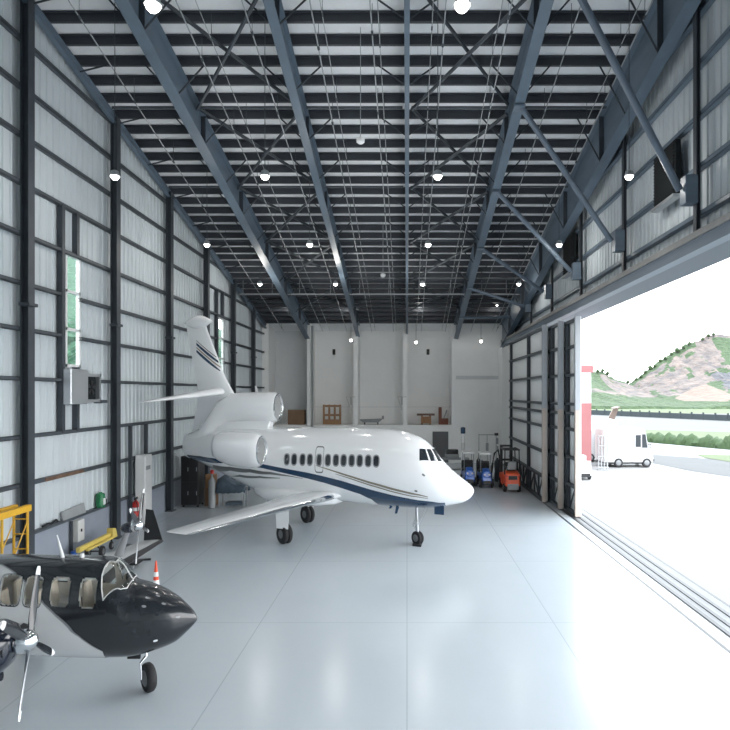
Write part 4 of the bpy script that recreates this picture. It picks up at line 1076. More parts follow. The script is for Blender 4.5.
# tow bar
t = thing('tow_bar', (-9.0, 17.6, 0), 'yellow aircraft tow bar on black wheels by the left wall', 'tow bar')
MB().hexa([(-9.15,16.8,.28),(-9.03,16.8,.28),(-8.85,18.35,.40),(-8.97,18.35,.40),(-9.15,16.8,.42),(-9.03,16.8,.42),(-8.85,18.35,.52),(-8.97,18.35,.52)]).build('bar', M['paleyellow'], t, smooth=0, bevel=.015)
MB().hexa([(-8.98,17.0,.28),(-8.9,17.0,.28),(-8.76,18.2,.36),(-8.84,18.2,.36),(-8.98,17.0,.34),(-8.9,17.0,.34),(-8.76,18.2,.42),(-8.84,18.2,.42)]).build('bar', M['paleyellow'], t, smooth=0)
MB().hexa([(-8.99,18.2,.34),(-8.79,18.2,.34),(-8.79,18.5,.34),(-8.99,18.5,.34),(-8.99,18.2,.66),(-8.79,18.2,.66),(-8.79,18.4,.62),(-8.99,18.4,.62)]).build('tow_head', M['paleyellow'], t, smooth=0, bevel=.02)
for x in (-9.15, -8.75):
    wheel('wheel', (x, 17.45, .16), .16, .09, (1, .1, 0), t)
MB().tube([(-9.15, 17.45, .16), (-8.75, 17.45, .16), (-8.9, 17.45, .33)], .025, 8).build('axle', M['black'], t)
wheel('wheel', (-8.89, 18.3, .12), .12, .08, (1, .1, 0), t)
MB().tube([(-8.89, 18.3, .12), (-8.89, 18.3, .4)], .025, 8).build('axle', M['black'], t)
# low black creeper with bag
t = thing('floor_creeper', (-8.0, 16.6, 0), 'low black wheeled creeper on the floor behind the dark plane', 'creeper')
MB().box(-8.55, 16.2, .10, -7.2, 16.7, .16).build('deck', M['black'], t, smooth=0, bevel=.02)
for x in (-8.4, -7.35):
    for y in (16.28, 16.62): MB().lathe((x - .02, y, .05), (1, 0, 0), [(0, .05), (.05, .05)], 12).build('caster', M['grey'], t)
t = thing('tool_bag', (-7.85, 17.3, 0), 'black tool case standing on the floor right of the tow bar', 'bag')
MB().box(-8.15, 17.15, 0, -7.75, 17.5, .36).build('case_body', M['black'], t, smooth=0, bevel=.03, seg=2)
MB().tube([(-8.05, 17.3, .36), (-8.04, 17.3, .43), (-7.86, 17.3, .43), (-7.85, 17.3, .36)], .015, 8).build('handle', M['grey'], t)
tag(MB().tube([(-8.9, 16.9, .03), (-8.3, 17.0, .03), (-7.7, 16.95, .03), (-7.2, 17.1, .03)], .03, 8).build('floor_hose', M['black']), 'black hose lying across the floor before the tool case', 'hose')
# tall white locker panel with posts, extinguisher
t = thing('locker', (-9.3, 21.8, 0), 'tall narrow white locker against the left wall', 'locker')
MB().box(-9.56, 21.4, .08, -9.22, 21.98, 2.5).build('locker_body', M['white'], t, smooth=0, bevel=.012)
MB().box(-9.22, 21.44, .16, -9.205, 21.94, 2.42).build('door', M['white'], t, smooth=0)
MB().box(-9.205, 21.45, 1.98, -9.195, 21.8, 2.12).build('nameplate', M['grey'], t, smooth=0)
MB().box(-9.55, 21.42, 0, -9.25, 21.95, .08).build('plinth', M['grey'], t, smooth=0)
for yy in (20.95, 22.2):
    tag(MB().box(XL + .172, yy - .06, 0 if yy < 21 else 1.14, XL + .27, yy + .06, 3.58).build('wall_post', M['dark'], smooth=0), 'short dark wall post on the %s side of the white locker' % ('near' if yy < 21 else 'far'), 'post', 'short posts at the locker')
t = thing('fire_extinguisher', (-9.330, 20.95, .42), 'red fire extinguisher hanging on the dark post by the locker', 'fire extinguisher')
MB().lathe((-9.340, 20.95, .45), (0, 0, 1), [(0, .085), (.02, .105), (.46, .105), (.54, .05), (.58, .03)], 18).build('cylinder_body', M['red'], t)
MB().lathe((-9.340, 20.95, .65), (0, 0, 1), [(0, .107), (.12, .107)], 18, cap=False).build('paper_band', M['white'], t)
MB().hexa([(-9.370,20.88,1.03),(-9.310,20.88,1.03),(-9.310,21.04,1.03),(-9.370,21.04,1.03),(-9.360,20.86,1.09),(-9.320,20.86,1.09),(-9.320,21.08,1.11),(-9.360,21.08,1.11)]).build('valve_handle', M['black'], t, smooth=0)
MB().tube([(-9.320, 20.87, 1.03), (-9.240, 20.84, .87), (-9.230, 20.86, .62)], .014, 8).build('hose', M['black'], t)
MB().box(-9.475, 20.9, .55, -9.43, 21.0, .95).build('wall_mount', M['dark'], t, smooth=0)
# traffic cone behind the nose of the dark plane
p = on_ground(156, 601)
t = thing('traffic_cone', p, 'orange traffic cone with white band behind the dark plane nose', 'traffic cone')
MB().lathe(p, (0, 0, 1), [(.03, .11), (.30, .08)], 24).build('cone_body', M['coneorange'], t)
MB().lathe(p, (0, 0, 1), [(.30, .081), (.48, .06)], 24).build('white_band', M['white'], t)
MB().lathe(p, (0, 0, 1), [(.48, .059), (.56, .051)], 24).build('cone_body', M['coneorange'], t)
MB().lathe(p, (0, 0, 1), [(.56, .052), (.66, .042)], 24).build('white_band', M['white'], t)
MB().lathe(p, (0, 0, 1), [(.66, .041), (.90, .016), (.92, .0)], 24).build('cone_body', M['coneorange'], t)
MB().box(p.x - .14, p.y - .14, 0, p.x + .14, p.y + .14, .03).build('base', M['black'], t, smooth=0)
# black cabinet, cardboard, work bench with tarp under the jet tail
t = thing('tool_cabinet', (-8.85, 25.2, 0), 'tall black tool cabinet by the left wall under the jet tail', 'cabinet')
MB().box(-9.28, 24.95, .1, -8.55, 25.75, 2.1).build('cabinet_body', M['black'], t, smooth=0, bevel=.02)
for z0, z1 in ((.14, 1.05), (1.08, 2.06)):
    for x0, x1 in ((-9.25, -8.93), (-8.91, -8.58)):
        d = MB().box(x0, 24.93, z0, x1, 24.95, z1).build('door', M['black'], t, smooth=0)
        MB().box(x1 - .06, 24.915, (z0+z1)/2 - .08, x1 - .03, 24.93, (z0+z1)/2 + .08).build('handle', M['grey'], d, smooth=0)
for x in (-9.2, -8.62):
    for y in (25.05, 25.65): MB().lathe((x - .03, y, .05), (1, 0, 0), [(0, .05), (.06, .05)], 12).build('caster', M['rubber'], t)
p = Vector((-9.0, 25.1, 2.1))
t = thing('work_light', p, 'small work light standing on the black tool cabinet', 'lamp')
MB().box(p.x - .1, p.y - .06, 2.1, p.x + .1, p.y + .08, 2.14).build('base', M['black'], t, smooth=0)
MB().box(p.x - .07, p.y - .04, 2.14, p.x + .07, p.y + .05, 2.28).build('lamp_head', M['orange'], t, smooth=0, bevel=.02)
for i, (a, b, z0, z1, mm, lab) in enumerate((((-8.42, 25.3), (-7.98, 25.75), 0, .75, 'cardboard', 'brown cardboard carton standing right of the black tool cabinet'), ((-8.40, 25.32), (-8.02, 25.7), .75, 1.3, 'wood', 'wooden crate on top of the cardboard carton by the tool cabinet'))):
    o = MB().box(a[0], a[1], z0, b[0], b[1], z1).build('carton' if i == 0 else 'crate', M[mm], smooth=0, bevel=.01); tag(o, lab, 'box')
bx0, bx1, by = -7.75, -6.65, 25.2
t = thing('work_bench', ((bx0+bx1)/2, by, 0), 'grey steel work bench under the jet tail covered with a tarp', 'workbench')
MB().box(bx0, by - .29, .82, bx1, by + .29, .88).build('bench_top', M['grey'], t, smooth=0)
for x in (bx0 + .05, bx1 - .05):
    for y in (by - .25, by + .25): MB().box(x - .03, y - .03, .0, x + .03, y + .03, .82).build('leg', M['alu'], t, smooth=0)
MB().box(bx0 + .3, by - .24, .10, bx1 - .09, by + .24, .2).build('lower_shelf', M['bluegrey'], t, smooth=0)
MB().tube([(bx0 + .05, by - .25, .55), (bx1 - .05, by - .25, .72)], .03, 8).build('bench_brace', M['alu'], t)
mb = MB(); n = 14; ids = []
for i in range(n + 1):
    row = []
    for k in range(9):
        u, v = i/n, k/8
        x = bx0 - .05 + (bx1 - bx0 + .1)*u; y = by - .42 + .84*v
        h = .90 + .38*math.exp(-((u-.22)/.28)**2) * math.sin(PI*v)**.5 + .09*noise.noise(Vector((u*5, v*4, 2.0)))
        if k in (0, 8): h = .62 + .1*noise.noise(Vector((u*6, v, 1)))
        row.append(mb.pt((x, y, max(h, .90) if k not in (0, 8) else h)))
    ids.append(row)
for i in range(n):
    for k in range(8): mb.face((ids[i][k], ids[i+1][k], ids[i+1][k+1], ids[i][k+1]))
o = mb.build('tarpaulin', M['bluegrey'], smooth=60); sm = o.modifiers.new('thick', 'SOLIDIFY'); sm.thickness = .012; sm.offset = 1
tag(o, 'blue grey tarpaulin heaped over the work bench', 'tarpaulin')
tag(MB().lathe((-7.98, 24.9, 0), (0, 0, 1), [(0, .12), (.02, .14), (1.1, .14), (1.2, .07), (1.28, .04), (1.36, .05), (1.4, .02)], 18).build('gas_cylinder', M['grey']), 'grey gas cylinder with red cap between carton and bench', 'gas cylinder')
tag(MB().lathe((-7.98, 24.9, 1.4), (0, 0, 1), [(0, .07), (.12, .08), (.16, .03)], 16).build('cylinder_cap', M['red']), 'red cap on the grey gas cylinder', 'cap')

zl = 2.544
# ------------------------------------------------------------------ things on the back ledge
def ledge_pt(px, d=YB + .7): return Vector(((px - VX) / F * d, d, zl))
a = ledge_pt(332)
t = thing('pallet', a, 'upright brown wooden pallet on the back wall ledge', 'pallet')
w, h = .56, 1.36
for q in range(4): 
    x = a.x - w + 2*w*q/3.0; 
    MB().box(x - .07, a.y - .03, zl, x + .07, a.y + .03, zl + h).build('pallet_slat', M['wood'], t, smooth=0)
for q in (.04, .42, .88): MB().box(a.x - w - .07, a.y + .03, zl + h*q, a.x + w + .07, a.y + .09, zl + h*q + .14).build('pallet_rail', M['wood'], t, smooth=0)
MB().box(a.x - .5, a.y - .1, zl, a.x + .5, a.y - .03, zl + .35).build('cross_board', M['wood'], t, smooth=0)
a = ledge_pt(372)
t = thing('trough', a, 'grey metal trough on legs on the back wall ledge', 'trough')
MB().hexa([(a.x-.6,a.y-.25,zl+.15),(a.x+.45,a.y-.25,zl+.15),(a.x+.45,a.y+.25,zl+.15),(a.x-.6,a.y+.25,zl+.15),(a.x-.85,a.y-.35,zl+.34),(a.x+.78,a.y-.35,zl+.40),(a.x+.78,a.y+.35,zl+.40),(a.x-.85,a.y+.35,zl+.34)]).build('trough_pan', M['grey'], t, smooth=0)
for x in (-.5, .4):
    for y in (-.2, .2): MB().box(a.x+x-.03, a.y+y-.03, zl, a.x+x+.03, a.y+y+.03, zl+.16).build('leg', M['dark'], t, smooth=0)
MB().box(a.x + .68, a.y - .05, zl + .36, a.x + .82, a.y + .05, zl + .6).build('trough_lug', M['grey'], t, smooth=0)
a = ledge_pt(426)
t = thing('wooden_table', a, 'small wooden table standing on the back wall ledge', 'table')
MB().box(a.x - .62, a.y - .35, zl + .62, a.x + .58, a.y + .35, zl + .74).build('table_top', M['rust'], t, smooth=0)
for x in (-.28, .28):
    for y in (-.25, .25): MB().box(a.x+x-.06, a.y+y-.06, zl, a.x+x+.06, a.y+y+.06, zl + .62).build('leg', M['wood'], t, smooth=0)
MB().box(a.x - .28, a.y - .28, zl + .1, a.x + .28, a.y - .25, zl + .56).build('apron_board', M['wood'], t, smooth=0)
a = ledge_pt(443)
t = thing('timber_rack', a, 'red brown timber rack on the ledge right of the wooden table', 'rack')
MB().box(a.x - .30, a.y - .2, zl, a.x - .10, a.y + .2, zl + 1.2).build('rack_upright', M['redwood'], t, smooth=0)
MB().box(a.x - .1, a.y - .2, zl, a.x + .35, a.y + .2, zl + .42).build('rack_box', M['redwood'], t, smooth=0)
MB().hexa([(a.x+.02,a.y-.1,zl+.42),(a.x+.1,a.y-.1,zl+.42),(a.x+.1,a.y,zl+.42),(a.x+.02,a.y,zl+.42),(a.x+.22,a.y-.1,zl+1.0),(a.x+.3,a.y-.1,zl+1.0),(a.x+.3,a.y,zl+1.0),(a.x+.22,a.y,zl+1.0)]).build('rack_board', M['grey'], t, smooth=0)
a = ledge_pt(296)
tag(MB().box(a.x - .5, a.y - .3, zl, a.x + .62, a.y + .3, zl + 1.0).build('carton', M['cardboard'], smooth=0, bevel=.01), 'large brown carton on the ledge left of the pallet, behind the tail engine', 'box')
a = ledge_pt(283)
t = thing('wire_crate', a, 'pale wire crate on the ledge between engine intake and brown carton', 'crate')
for x in (-.45, -.22, 0, .22, .3): MB().box(a.x+x-.03, a.y-.3, zl, a.x+x+.03, a.y-.25, zl+1.05).build('crate_slat', M['offwhite'], t, smooth=0)
for z in (0, .5, 1.0): MB().box(a.x-.48, a.y-.25, zl+z, a.x+.33, a.y+.2, zl+z+.05).build('crate_frame', M['offwhite'], t, smooth=0)
for px, lab in ((351, 'grey wall bracket beside the pilaster right of the pallet'), (402, 'grey wall bracket beside the centre pilaster')):
    a = at_depth(px, 402, YB - .14)
    t = thing('wall_bracket', a, lab, 'bracket', 'wall brackets on the pilasters')
    MB().tube([(a.x, a.y, a.z + .35), (a.x, a.y - .0, a.z - .2)], .03, 6).build('bracket_arm', M['grey'], t)
    MB().tube([(a.x - .3, a.y - .02, a.z + .35), (a.x + .0, a.y - .02, a.z - .55)], .025, 6).tube([(a.x - .3, a.y - .02, a.z + .35), (a.x + .3, a.y - .02, a.z + .35)], .03, 6).build('bracket_arm', M['offwhite'], t)

# ------------------------------------------------------------------ vehicles at the back right
def cart(px, py, label):
    g = on_ground(px, py); x, y = g.x, g.y
    t = thing('utility_cart', (x, y, 0), label, 'cart', 'blue utility carts at the back wall')
    mb = MB(); mb.hexa([(x-.25,y,.28),(x+.25,y,.28),(x+.30,y+1.7,.28),(x-.30,y+1.7,.28),(x-.22,y+.05,.78),(x+.22,y+.05,.78),(x+.30,y+1.7,.66),(x-.30,y+1.7,.66)])
    mb.build('cart_body', M['blue'], t, smooth=0, bevel=.05, seg=3)
    MB().hexa([(x-.17,y-.02,.5),(x+.17,y-.02,.5),(x+.18,y+.5,.62),(x-.18,y+.5,.62),(x-.15,y+.02,.86),(x+.15,y+.02,.86),(x+.18,y+.5,.96),(x-.18,y+.5,.96)]).build('cowl', M['blue'], t, smooth=0, bevel=.06, seg=3)
    MB().box(x-.2, y-.07, .2, x+.2, y-.0, .38).build('bumper', M['black'], t, smooth=0, bevel=.02)
    for sx in (-.29, .29):
        for yy in (y + .22, y + 1.4): wheel('wheel', (x + sx, yy, .23), .23, .13, (1, 0, 0), t)
    MB().box(x-.3, y+.95, .66, x+.3, y+1.4, .8).build('seat', M['black'], t, smooth=0, bevel=.03)
    MB().box(x-.3, y+1.36, .78, x+.3, y+1.46, 1.2).build('seat_back', M['black'], t, smooth=0, bevel=.03)
    MB().lathe((x, y+.6, 1.05), (0, -.6, .8), [(0, .15), (.02, .17), (.04, .15)], 18).build('steering_wheel', M['black'], t)
    MB().tube([(x, y+.45, .8), (x, y+.6, 1.05)], .03, 8).build('steering_column', M['black'], t)
    for sx in (-.24, .24):
        for yy in (y + .55, y + 1.5): MB().tube([(x + sx, yy, .6), (x + sx, yy, 1.62)], .018, 6).build('roof_post', M['grey'], t)
    MB().box(x-.27, y+.45, 1.60, x+.27, y+1.6, 1.70).build('roof', M['white'], t, smooth=0, bevel=.03, seg=2)
    for sx in (-.12, .12): MB().lathe((x + sx, y - .02, .68), (0, -1, 0), [(0, .05), (.03, .05), (.035, .0)], 12).build('headlight', M['offwhite'], t)
    return t
cart(487, 488.5, 'blue utility cart with white canopy next to the orange forklift')
cart(470.0, 487.0, 'blue utility cart with white canopy half hidden by the jet nose')
g = on_ground(513, 493); x, y = g.x, g.y
t = thing('forklift', (x, y, 0), 'orange forklift with black mast parked at the sliding door', 'forklift')
MB().hexa([(x-.36,y+.0,.30),(x+.36,y+.0,.30),(x+.38,y+.75,.25),(x-.38,y+.75,.25),(x-.33,y+.05,.92),(x+.33,y+.05,.92),(x+.36,y+.7,1.0),(x-.36,y+.7,1.0)]).build('counterweight', M['orange'], t, smooth=0, bevel=.08, seg=3)
MB().box(x-.37, y+.7, .25, x+.37, y+1.9, .75).build('chassis', M['orange'], t, smooth=0, bevel=.05, seg=2)
MB().box(x-.2, y-.02, .62, x+.2, y+.03, .80).build('rear_grille', M['black'], t, smooth=0)
MB().box(x-.26, y-.05, .14, x+.26, y+.05, .42).build('tow_plate', M['grey'], t, smooth=0, bevel=.02)
MB().box(x-.22, y+.35, 1.0, x+.22, y+.75, 1.12).build('seat', M['black'], t, smooth=0, bevel=.03)
MB().hexa([(x-.21,y+.28,1.05),(x+.21,y+.28,1.05),(x+.21,y+.4,1.05),(x-.21,y+.4,1.05),(x-.19,y+.2,1.45),(x+.19,y+.2,1.45),(x+.19,y+.3,1.45),(x-.19,y+.3,1.45)]).build('seat_back', M['grey'], t, smooth=0, bevel=.03)
for sx in (-.36, .36):
    for yy, top in ((y + .22, 1.98), (y + 1.35, 2.02)): MB().tube([(x + sx, yy, .85), (x + sx*.92, yy + .06, top)], .028, 8).build('guard_post', M['black'], t)
mb = MB()
for q in range(6): mb.box(x - .36, y + .28 + q*.22, 1.97, x + .36, y + .34 + q*.22, 2.01)
mb.box(x-.37, y+.25, 1.96, x-.32, y+1.45, 2.03); mb.box(x+.32, y+.25, 1.96, x+.37, y+1.45, 2.03); mb.build('overhead_guard', M['black'], t, smooth=0)
for sx in (-.24, .24):
    MB().box(x+sx-.06, y+1.95, .06, x+sx+.06, y+2.1, 2.08).build('mast_rail', M['black'], t, smooth=0)
    MB().box(x+sx-.05, y+2.1, .05, x+sx+.05, y+3.0, .10).build('fork', M['dark'], t, smooth=0)
for z in (.5, 1.3, 2.0): MB().box(x-.3, y+1.98, z, x+.3, y+2.06, z+.1).build('mast_crossbar', M['black'], t, smooth=0)
MB().tube([(x-.3, y+.9, .75), (x-.1, y+1.1, 1.2)], .025, 8).lathe((x-.1, y+1.08, 1.22), (0, -.5, .8), [(0, .14), (.02, .16), (.04, .14)], 16).build('steering_wheel', M['black'], t)
for sx in (-.33, .33):
    wheel('wheel', (x + sx, y + .35, .2), .2, .15, (1, 0, 0), t); wheel('wheel', (x + sx, y + 1.6, .26), .26, .18, (1, 0, 0), t)
for sx in (-.30, .30): MB().box(x+sx-.04, y-.01, .74, x+sx+.04, y+.05, .84).build('tail_light', M['red'], t, smooth=0)
# clutter against the back wall
def stand(px, py, d): return Vector(((px - VX) / F * d, d, 0))
a = stand(463, 480, 33.0)
t = thing('marker_pole', a, 'white and grey banded pole with blue top behind the blue carts', 'pole')
for q in range(5):
    MB().lathe(a + Vector((0, 0, .5*q)), (0, 0, 1), [(0, .10), (.5, .10)], 16).build('pole_band', M['white'] if q % 2 == 0 else M['offwhite'], t)
MB().lathe(a, (0, 0, 1), [(0, .22), (.05, .22), (.06, .1)], 16).build('base', M['grey'], t)
MB().lathe(a + Vector((0, 0, 2.5)), (0, 0, 1), [(0, .11), (.05, .13), (.32, .13), (.36, .05)], 16).build('pole_cap', M['jet_blue'], t)
a = stand(452, 480, 34.5)
t = thing('steel_table', a, 'grey steel table behind the jet nose at the back wall', 'table')
MB().box(a.x - .55, a.y - .35, .95, a.x + .95, a.y + .35, 1.02).build('table_top', M['grey'], t, smooth=0)
for xx in (-.5, .9):
    for yy in (-.3, .3): MB().box(a.x+xx-.03, a.y+yy-.03, 0, a.x+xx+.03, a.y+yy+.03, .95).build('leg', M['grey'], t, smooth=0)
MB().box(a.x - .5, a.y - .3, .35, a.x + .9, a.y + .3, .4).build('shelf', M['grey'], t, smooth=0)
t = thing('printer', (a.x, a.y, 1.02), 'dark printer standing on the grey steel table', 'printer')
MB().box(a.x - .38, a.y - .25, 1.02, a.x + .38, a.y + .25, 1.25).build('printer_body', M['grey'], t, smooth=0, bevel=.02)
MB().box(a.x - .34, a.y - .22, 1.25, a.x + .34, a.y + .22, 1.50).build('scanner_unit', M['black'], t, smooth=0, bevel=.02)
a = stand(488, 480, 33.5)
t = thing('pipe_stand', a, 'thin metal pipe stand with cross arm behind the right-hand cart', 'stand')
for xx in (-.5, .45): MB().tube([(a.x + xx, a.y, .02), (a.x + xx, a.y, 2.45)], .022, 8).build('upright', M['grey'], t)
MB().tube([(a.x - .5, a.y, 2.4), (a.x + .52, a.y, 2.4)], .022, 8).build('cross_arm', M['grey'], t)
MB().box(a.x - .12, a.y - .08, 1.3, a.x + .02, a.y + .06, 1.95).build('gauge_box', M['grey'], t, smooth=0)
MB().tube([(a.x - .05, a.y, 1.95), (a.x - .05, a.y, 2.4)], .02, 6).build('hanger', M['grey'], t)
MB().box(a.x + .36, a.y - .06, 2.36, a.x + .56, a.y + .06, 2.5).build('arm_fitting', M['black'], t, smooth=0)
for xx in (-.5, .45): MB().box(a.x + xx - .15, a.y - .25, 0, a.x + xx + .15, a.y + .25, .03).build('base', M['dark'], t, smooth=0)
for i, (px, h, r, mm, lab) in enumerate(((478.5, 1.35, .12, 'black', 'dark upright gas cylinder between the two blue carts'), (497.5, 1.25, .17, 'dark', 'dark upright drum beside the forklift mast'), (482, 1.1, .16, 'grey', 'grey bin directly left of the right-hand cart'))):
    a = stand(px, 480, 31.8 + .5*i)
    tag(MB().lathe(a, (0, 0, 1), [(0, r*.95), (.03, r), (h*.85, r), (h*.93, r*.6), (h*.95, r*.3), (h, r*.3)], 18).build(['gas_cylinder', 'oil_drum', 'waste_bin'][i], M[mm]), lab, ['gas cylinder', 'drum', 'bin'][i])
a = stand(496, 480, 32.2)
tag(MB().tube([(a.x - .35, a.y - .6, .03), (a.x - .28, a.y - .55, .9), (a.x - .15, a.y - .45, 1.55), (a.x + .05, a.y - .4, 1.75), (a.x + .15, a.y - .4, 1.2), (a.x + .25, a.y - .4, .04)], .05, 8).build('air_hose', M['black']), 'looped black hose standing beside the dark drum', 'hose')
for px, py, lab in ((498, 441, 'small dark fitting on the back wall, upper one left of the forklift'), (498.5, 449, 'small dark fitting on the back wall, lower one left of the forklift')):
    a = at_depth(px, py, YB - .05)
    tag(MB().box(a.x - .1, a.y, a.z - .2, a.x + .1, a.y + .05, a.z + .2).build('wall_socket', M['grey'], smooth=0), lab, 'socket', 'fittings by the forklift')

# ------------------------------------------------------------------ outside
gm = MB(); gm.box(7.15, -60, -.3, 420, 420, -.01); gm.box(-60, 43.4, -.3, 7.15, 420, -.01); gm.box(-200, -60, -.3, -9.9, 43.4, -.012)
struct(gm.build('ground', M['concrete'], smooth=0), 'pale concrete apron outside')
def patch(name, pxs, z, m, label, kind='structure'):
    mb = MB(); pts = [on_ground(px, py, 0) for px, py in pxs]
    mb.face([mb.pt((p.x, p.y, z)) for p in pts]); mb.face([mb.pt((p.x, p.y, z - .02)) for p in reversed(pts)])
    o = mb.build(name, m, smooth=0, fix=False); o['kind'] = kind; o['label'] = label; return o
patch('taxiway_surface', ((500, 411), (900, 415), (900, 437), (500, 427)), .0, M['runway'], 'grey runway strip beyond the grass')
patch('grass', ((500, 426), (900, 437), (900, 447), (650, 440), (500, 434)), .015, M['grass'], 'mown grass strip along the runway', 'stuff')
patch('road', ((653, 454.5), (700, 458), (900, 476), (900, 502), (690, 471), (651, 463)), .0, M['asphalt'], 'dark asphalt road lane outside')
patch('grass', ((696, 454.5), (720, 455), (900, 462), (900, 474), (730, 462), (705, 458)), .02, M['grass'], 'small grass patch beside the asphalt road', 'stuff')
patch('grass', ((500, 408.5), (1000, 408.5), (1000, 416.5), (500, 411.4)), .01, M['grass'], 'grass at the foot of the hill', 'stuff')
# hedge
a, b = on_ground(648, 441.5), on_ground(800, 455)
mb = MB(); n = 70; ids = []
for i in range(n + 1):
    c = a + (b - a)*i/n; d = (b - a).normalized(); nn = Vector((-d.y, d.x, 0)); row = []
    H = .95 + .5*noise.noise(Vector((i*.45, 3, 1))) + .35*noise.noise(Vector((i*1.3, 7, 2)))
    for q in range(9):
        an = PI*q/8; jit = .85 + .3*noise.noise(Vector((i*.9, q*.8, 5)))
        p = c + nn*math.cos(an)*.9*jit; row.append(mb.pt((p.x, p.y, max(0, math.sin(an)*H*jit))))
    ids.append(row)
for i in range(n):
    for q in range(8): mb.face((ids[i][q], ids[i][q+1], ids[i+1][q+1], ids[i+1][q]))
tag(mb.build('hedge', M['hedge'], smooth=60), 'low green hedge at the edge of the grass outside', 'hedge')
# perimeter fence
a, b = at_depth(560, 411, 160), at_depth(1000, 424.5, 100)
a = on_ground(560, 413.2); b = on_ground(800, 424.2)
t = thing('perimeter_fence', a, 'long dark perimeter fence at the foot of the hill', 'fence')
mb = MB(); d = (b - a).normalized(); nn = Vector((-d.y, d.x, 0))*.1
mb.hexa([a - nn, b - nn, b + nn, a + nn] + [q + Vector((0, 0, 1.0)) for q in (a - nn, b - nn, b + nn, a + nn)]); mb.build('fence_panel', M['fence'], t, smooth=0)
for i in range(24):
    p = a + (b - a)*i/23; MB().box(p.x - .12, p.y - .12, 0, p.x + .12, p.y + .12, 1.3).build('fence_post', M['fence'], t, smooth=0)
# hill
RID = [(480, 352), (560, 366), (592, 372), (602, 371), (610, 377), (622, 381), (630, 384), (637, 378), (650, 368), (662, 359), (675, 351), (688, 344), (697, 341), (706, 336.5), (715, 334), (730, 335), (760, 328), (800, 322), (860, 330), (950, 345), (1050, 362)]
DR, DB = 265.0, 178.0
mb = MB(); nx, ny = 300, 70; ids = []; info = {}
xs0, xs1 = (480 - VX)/F*DR, (1050 - VX)/F*DR
def ridge_z(X):
    px = X/DR*F + VX
    for (p0, y0), (p1, y1) in zip(RID[:-1], RID[1:]):
        if p0 <= px <= p1:
            u = (px-p0)/(p1-p0); u = u*u*(3-2*u); return CAMH + (VY - (y0+(y1-y0)*u))/F*DR
    return CAMH + (VY - RID[-1][1])/F*DR
for i in range(nx + 1):
    X = xs0 + (xs1 - xs0)*i/nx; H = ridge_z(X); row = []
    for k in range(ny + 1):
        v = k/ny; D = DB + (DR - DB)*v + (0 if v < 1 else 0)
        prof = min(1, .04 + .50*v**.9 + .46*v**3) if v > 0 else 0
        XX = X*(.72 + .28*v) + 16*(1 - v)
        q = Vector((X*.045, v*3.0, 0))
        crag = noise.fractal(Vector((X*.09, v*2.2, H*.02)), 1.0, 2.1, 5) 
        ridged = abs(noise.noise(Vector((X*.11 + v*.8, v*.6, 4.0))))
        z = H*prof*(1 + .10*crag*math.sin(PI*min(1, v*1.02))) - 2.2*ridged*math.sin(PI*v)
        dd = 5.0*crag*math.sin(PI*v) + 6*ridged*math.sin(PI*v)
        if k == ny: z += .55*noise.noise(Vector((X*.5, 1, 1))) + .4*noise.noise(Vector((X*1.3, 4, 1)))
        row.append(mb.pt((XX, D + dd, max(z, 0) - .3*(v == 0))))
        info[(i, k)] = (X/DR*F + VX, v)
    # back slope
    row.append(mb.pt((X*1.1, DR + 70, -.5)))
    ids.append(row)
for i in range(nx):
    for k in range(ny + 1):
        px, v = info[(i, min(k, ny))]
        n1 = noise.fractal(Vector((px*.035, v*4.5, 2.2)), 1.0, 2.0, 4); n2 = noise.fractal(Vector((px*.09, v*9, 7.7)), 1.0, 2.0, 3)
        mi = 0
        if v < .20: mi = 3
        if .06 < v < .60 and ((px - 660)/20)**2 + ((v - .30)/.20)**2 < 1 + .5*n1: mi = 2
        elif v < .46 + .10*n1 + .10*n2 and px < 690 + 20*n2 and v < .62: mi = 3
        elif px > 690 and .30 < v < .62 and n1 < .12 and px < 716 + 10*n2: mi = 1
        if px > 713 + 16*n1 + 10*n2 and v < .97: mi = 3
        if px < 636 and v < .5 + .25*n1: mi = 3
        if 597 > px and v > .55 + .2*n2: mi = 3
        if v > .93 and px < 694: mi = 3
        if n2 > .46 and mi != 2: mi = 3
        mb.face((ids[i][k], ids[i+1][k], ids[i+1][k+1], ids[i][k+1]), mi)
hill = mb.build('hill', [M['rock'], M['rockgrey'], M['earth'], M['scrub']], smooth=30); struct(hill, 'rocky quarried hill with green scrub beyond the airfield')
# trees along the ridge
def crown(mb, c, r, seed, squash=1.0, n=10, m=7):
    rows = []
    for a in range(m + 1):
        ph = PI*a/m; row = []
        for b in range(n):
            th = 2*PI*b/n; d = Vector((math.sin(ph)*math.cos(th), math.sin(ph)*math.sin(th), math.cos(ph)*squash))
            rr_ = r*(1 + .45*noise.noise(d*1.7 + Vector((seed, seed*.3, 0))) + .25*noise.noise(d*4 + Vector((seed, 0, 3))))
            row.append(c + d*rr_)
        rows.append(row)
    mb.loft(rows)
tl = []
for i, px in enumerate((596, 601, 606, 626, 634.5, 639, 643.5, 648, 653, 658, 663, 669, 675, 681, 687, 700, 706, 711)):
    X = (px - VX)/F*DR; z = ridge_z(X); r = (.6 + .6*abs(noise.noise(Vector((px*.7, 1, 1)))))
    t = thing('tree', (X, DR - 2, z - 1.2), 'small dark green tree on the hill crest, %s counting up from the low saddle' % (ORD[i] if i < len(ORD) else 'topmost'), 'tree', 'trees along the hill crest')
    mb = MB(); crown(mb, Vector((X, DR - 2, z + r*.35)), r, i*3.1); crown(mb, Vector((X + r*.7, DR - 2, z + r*.1)), r*.7, i*1.7 + 9); mb.build('tree_crown', M['scrub'], t, smooth=70)
    MB().tube([(X, DR - 2, z - 1.5), (X, DR - 2, z + r*.3)], .18, 6).build('trunk', M['fence'], t)
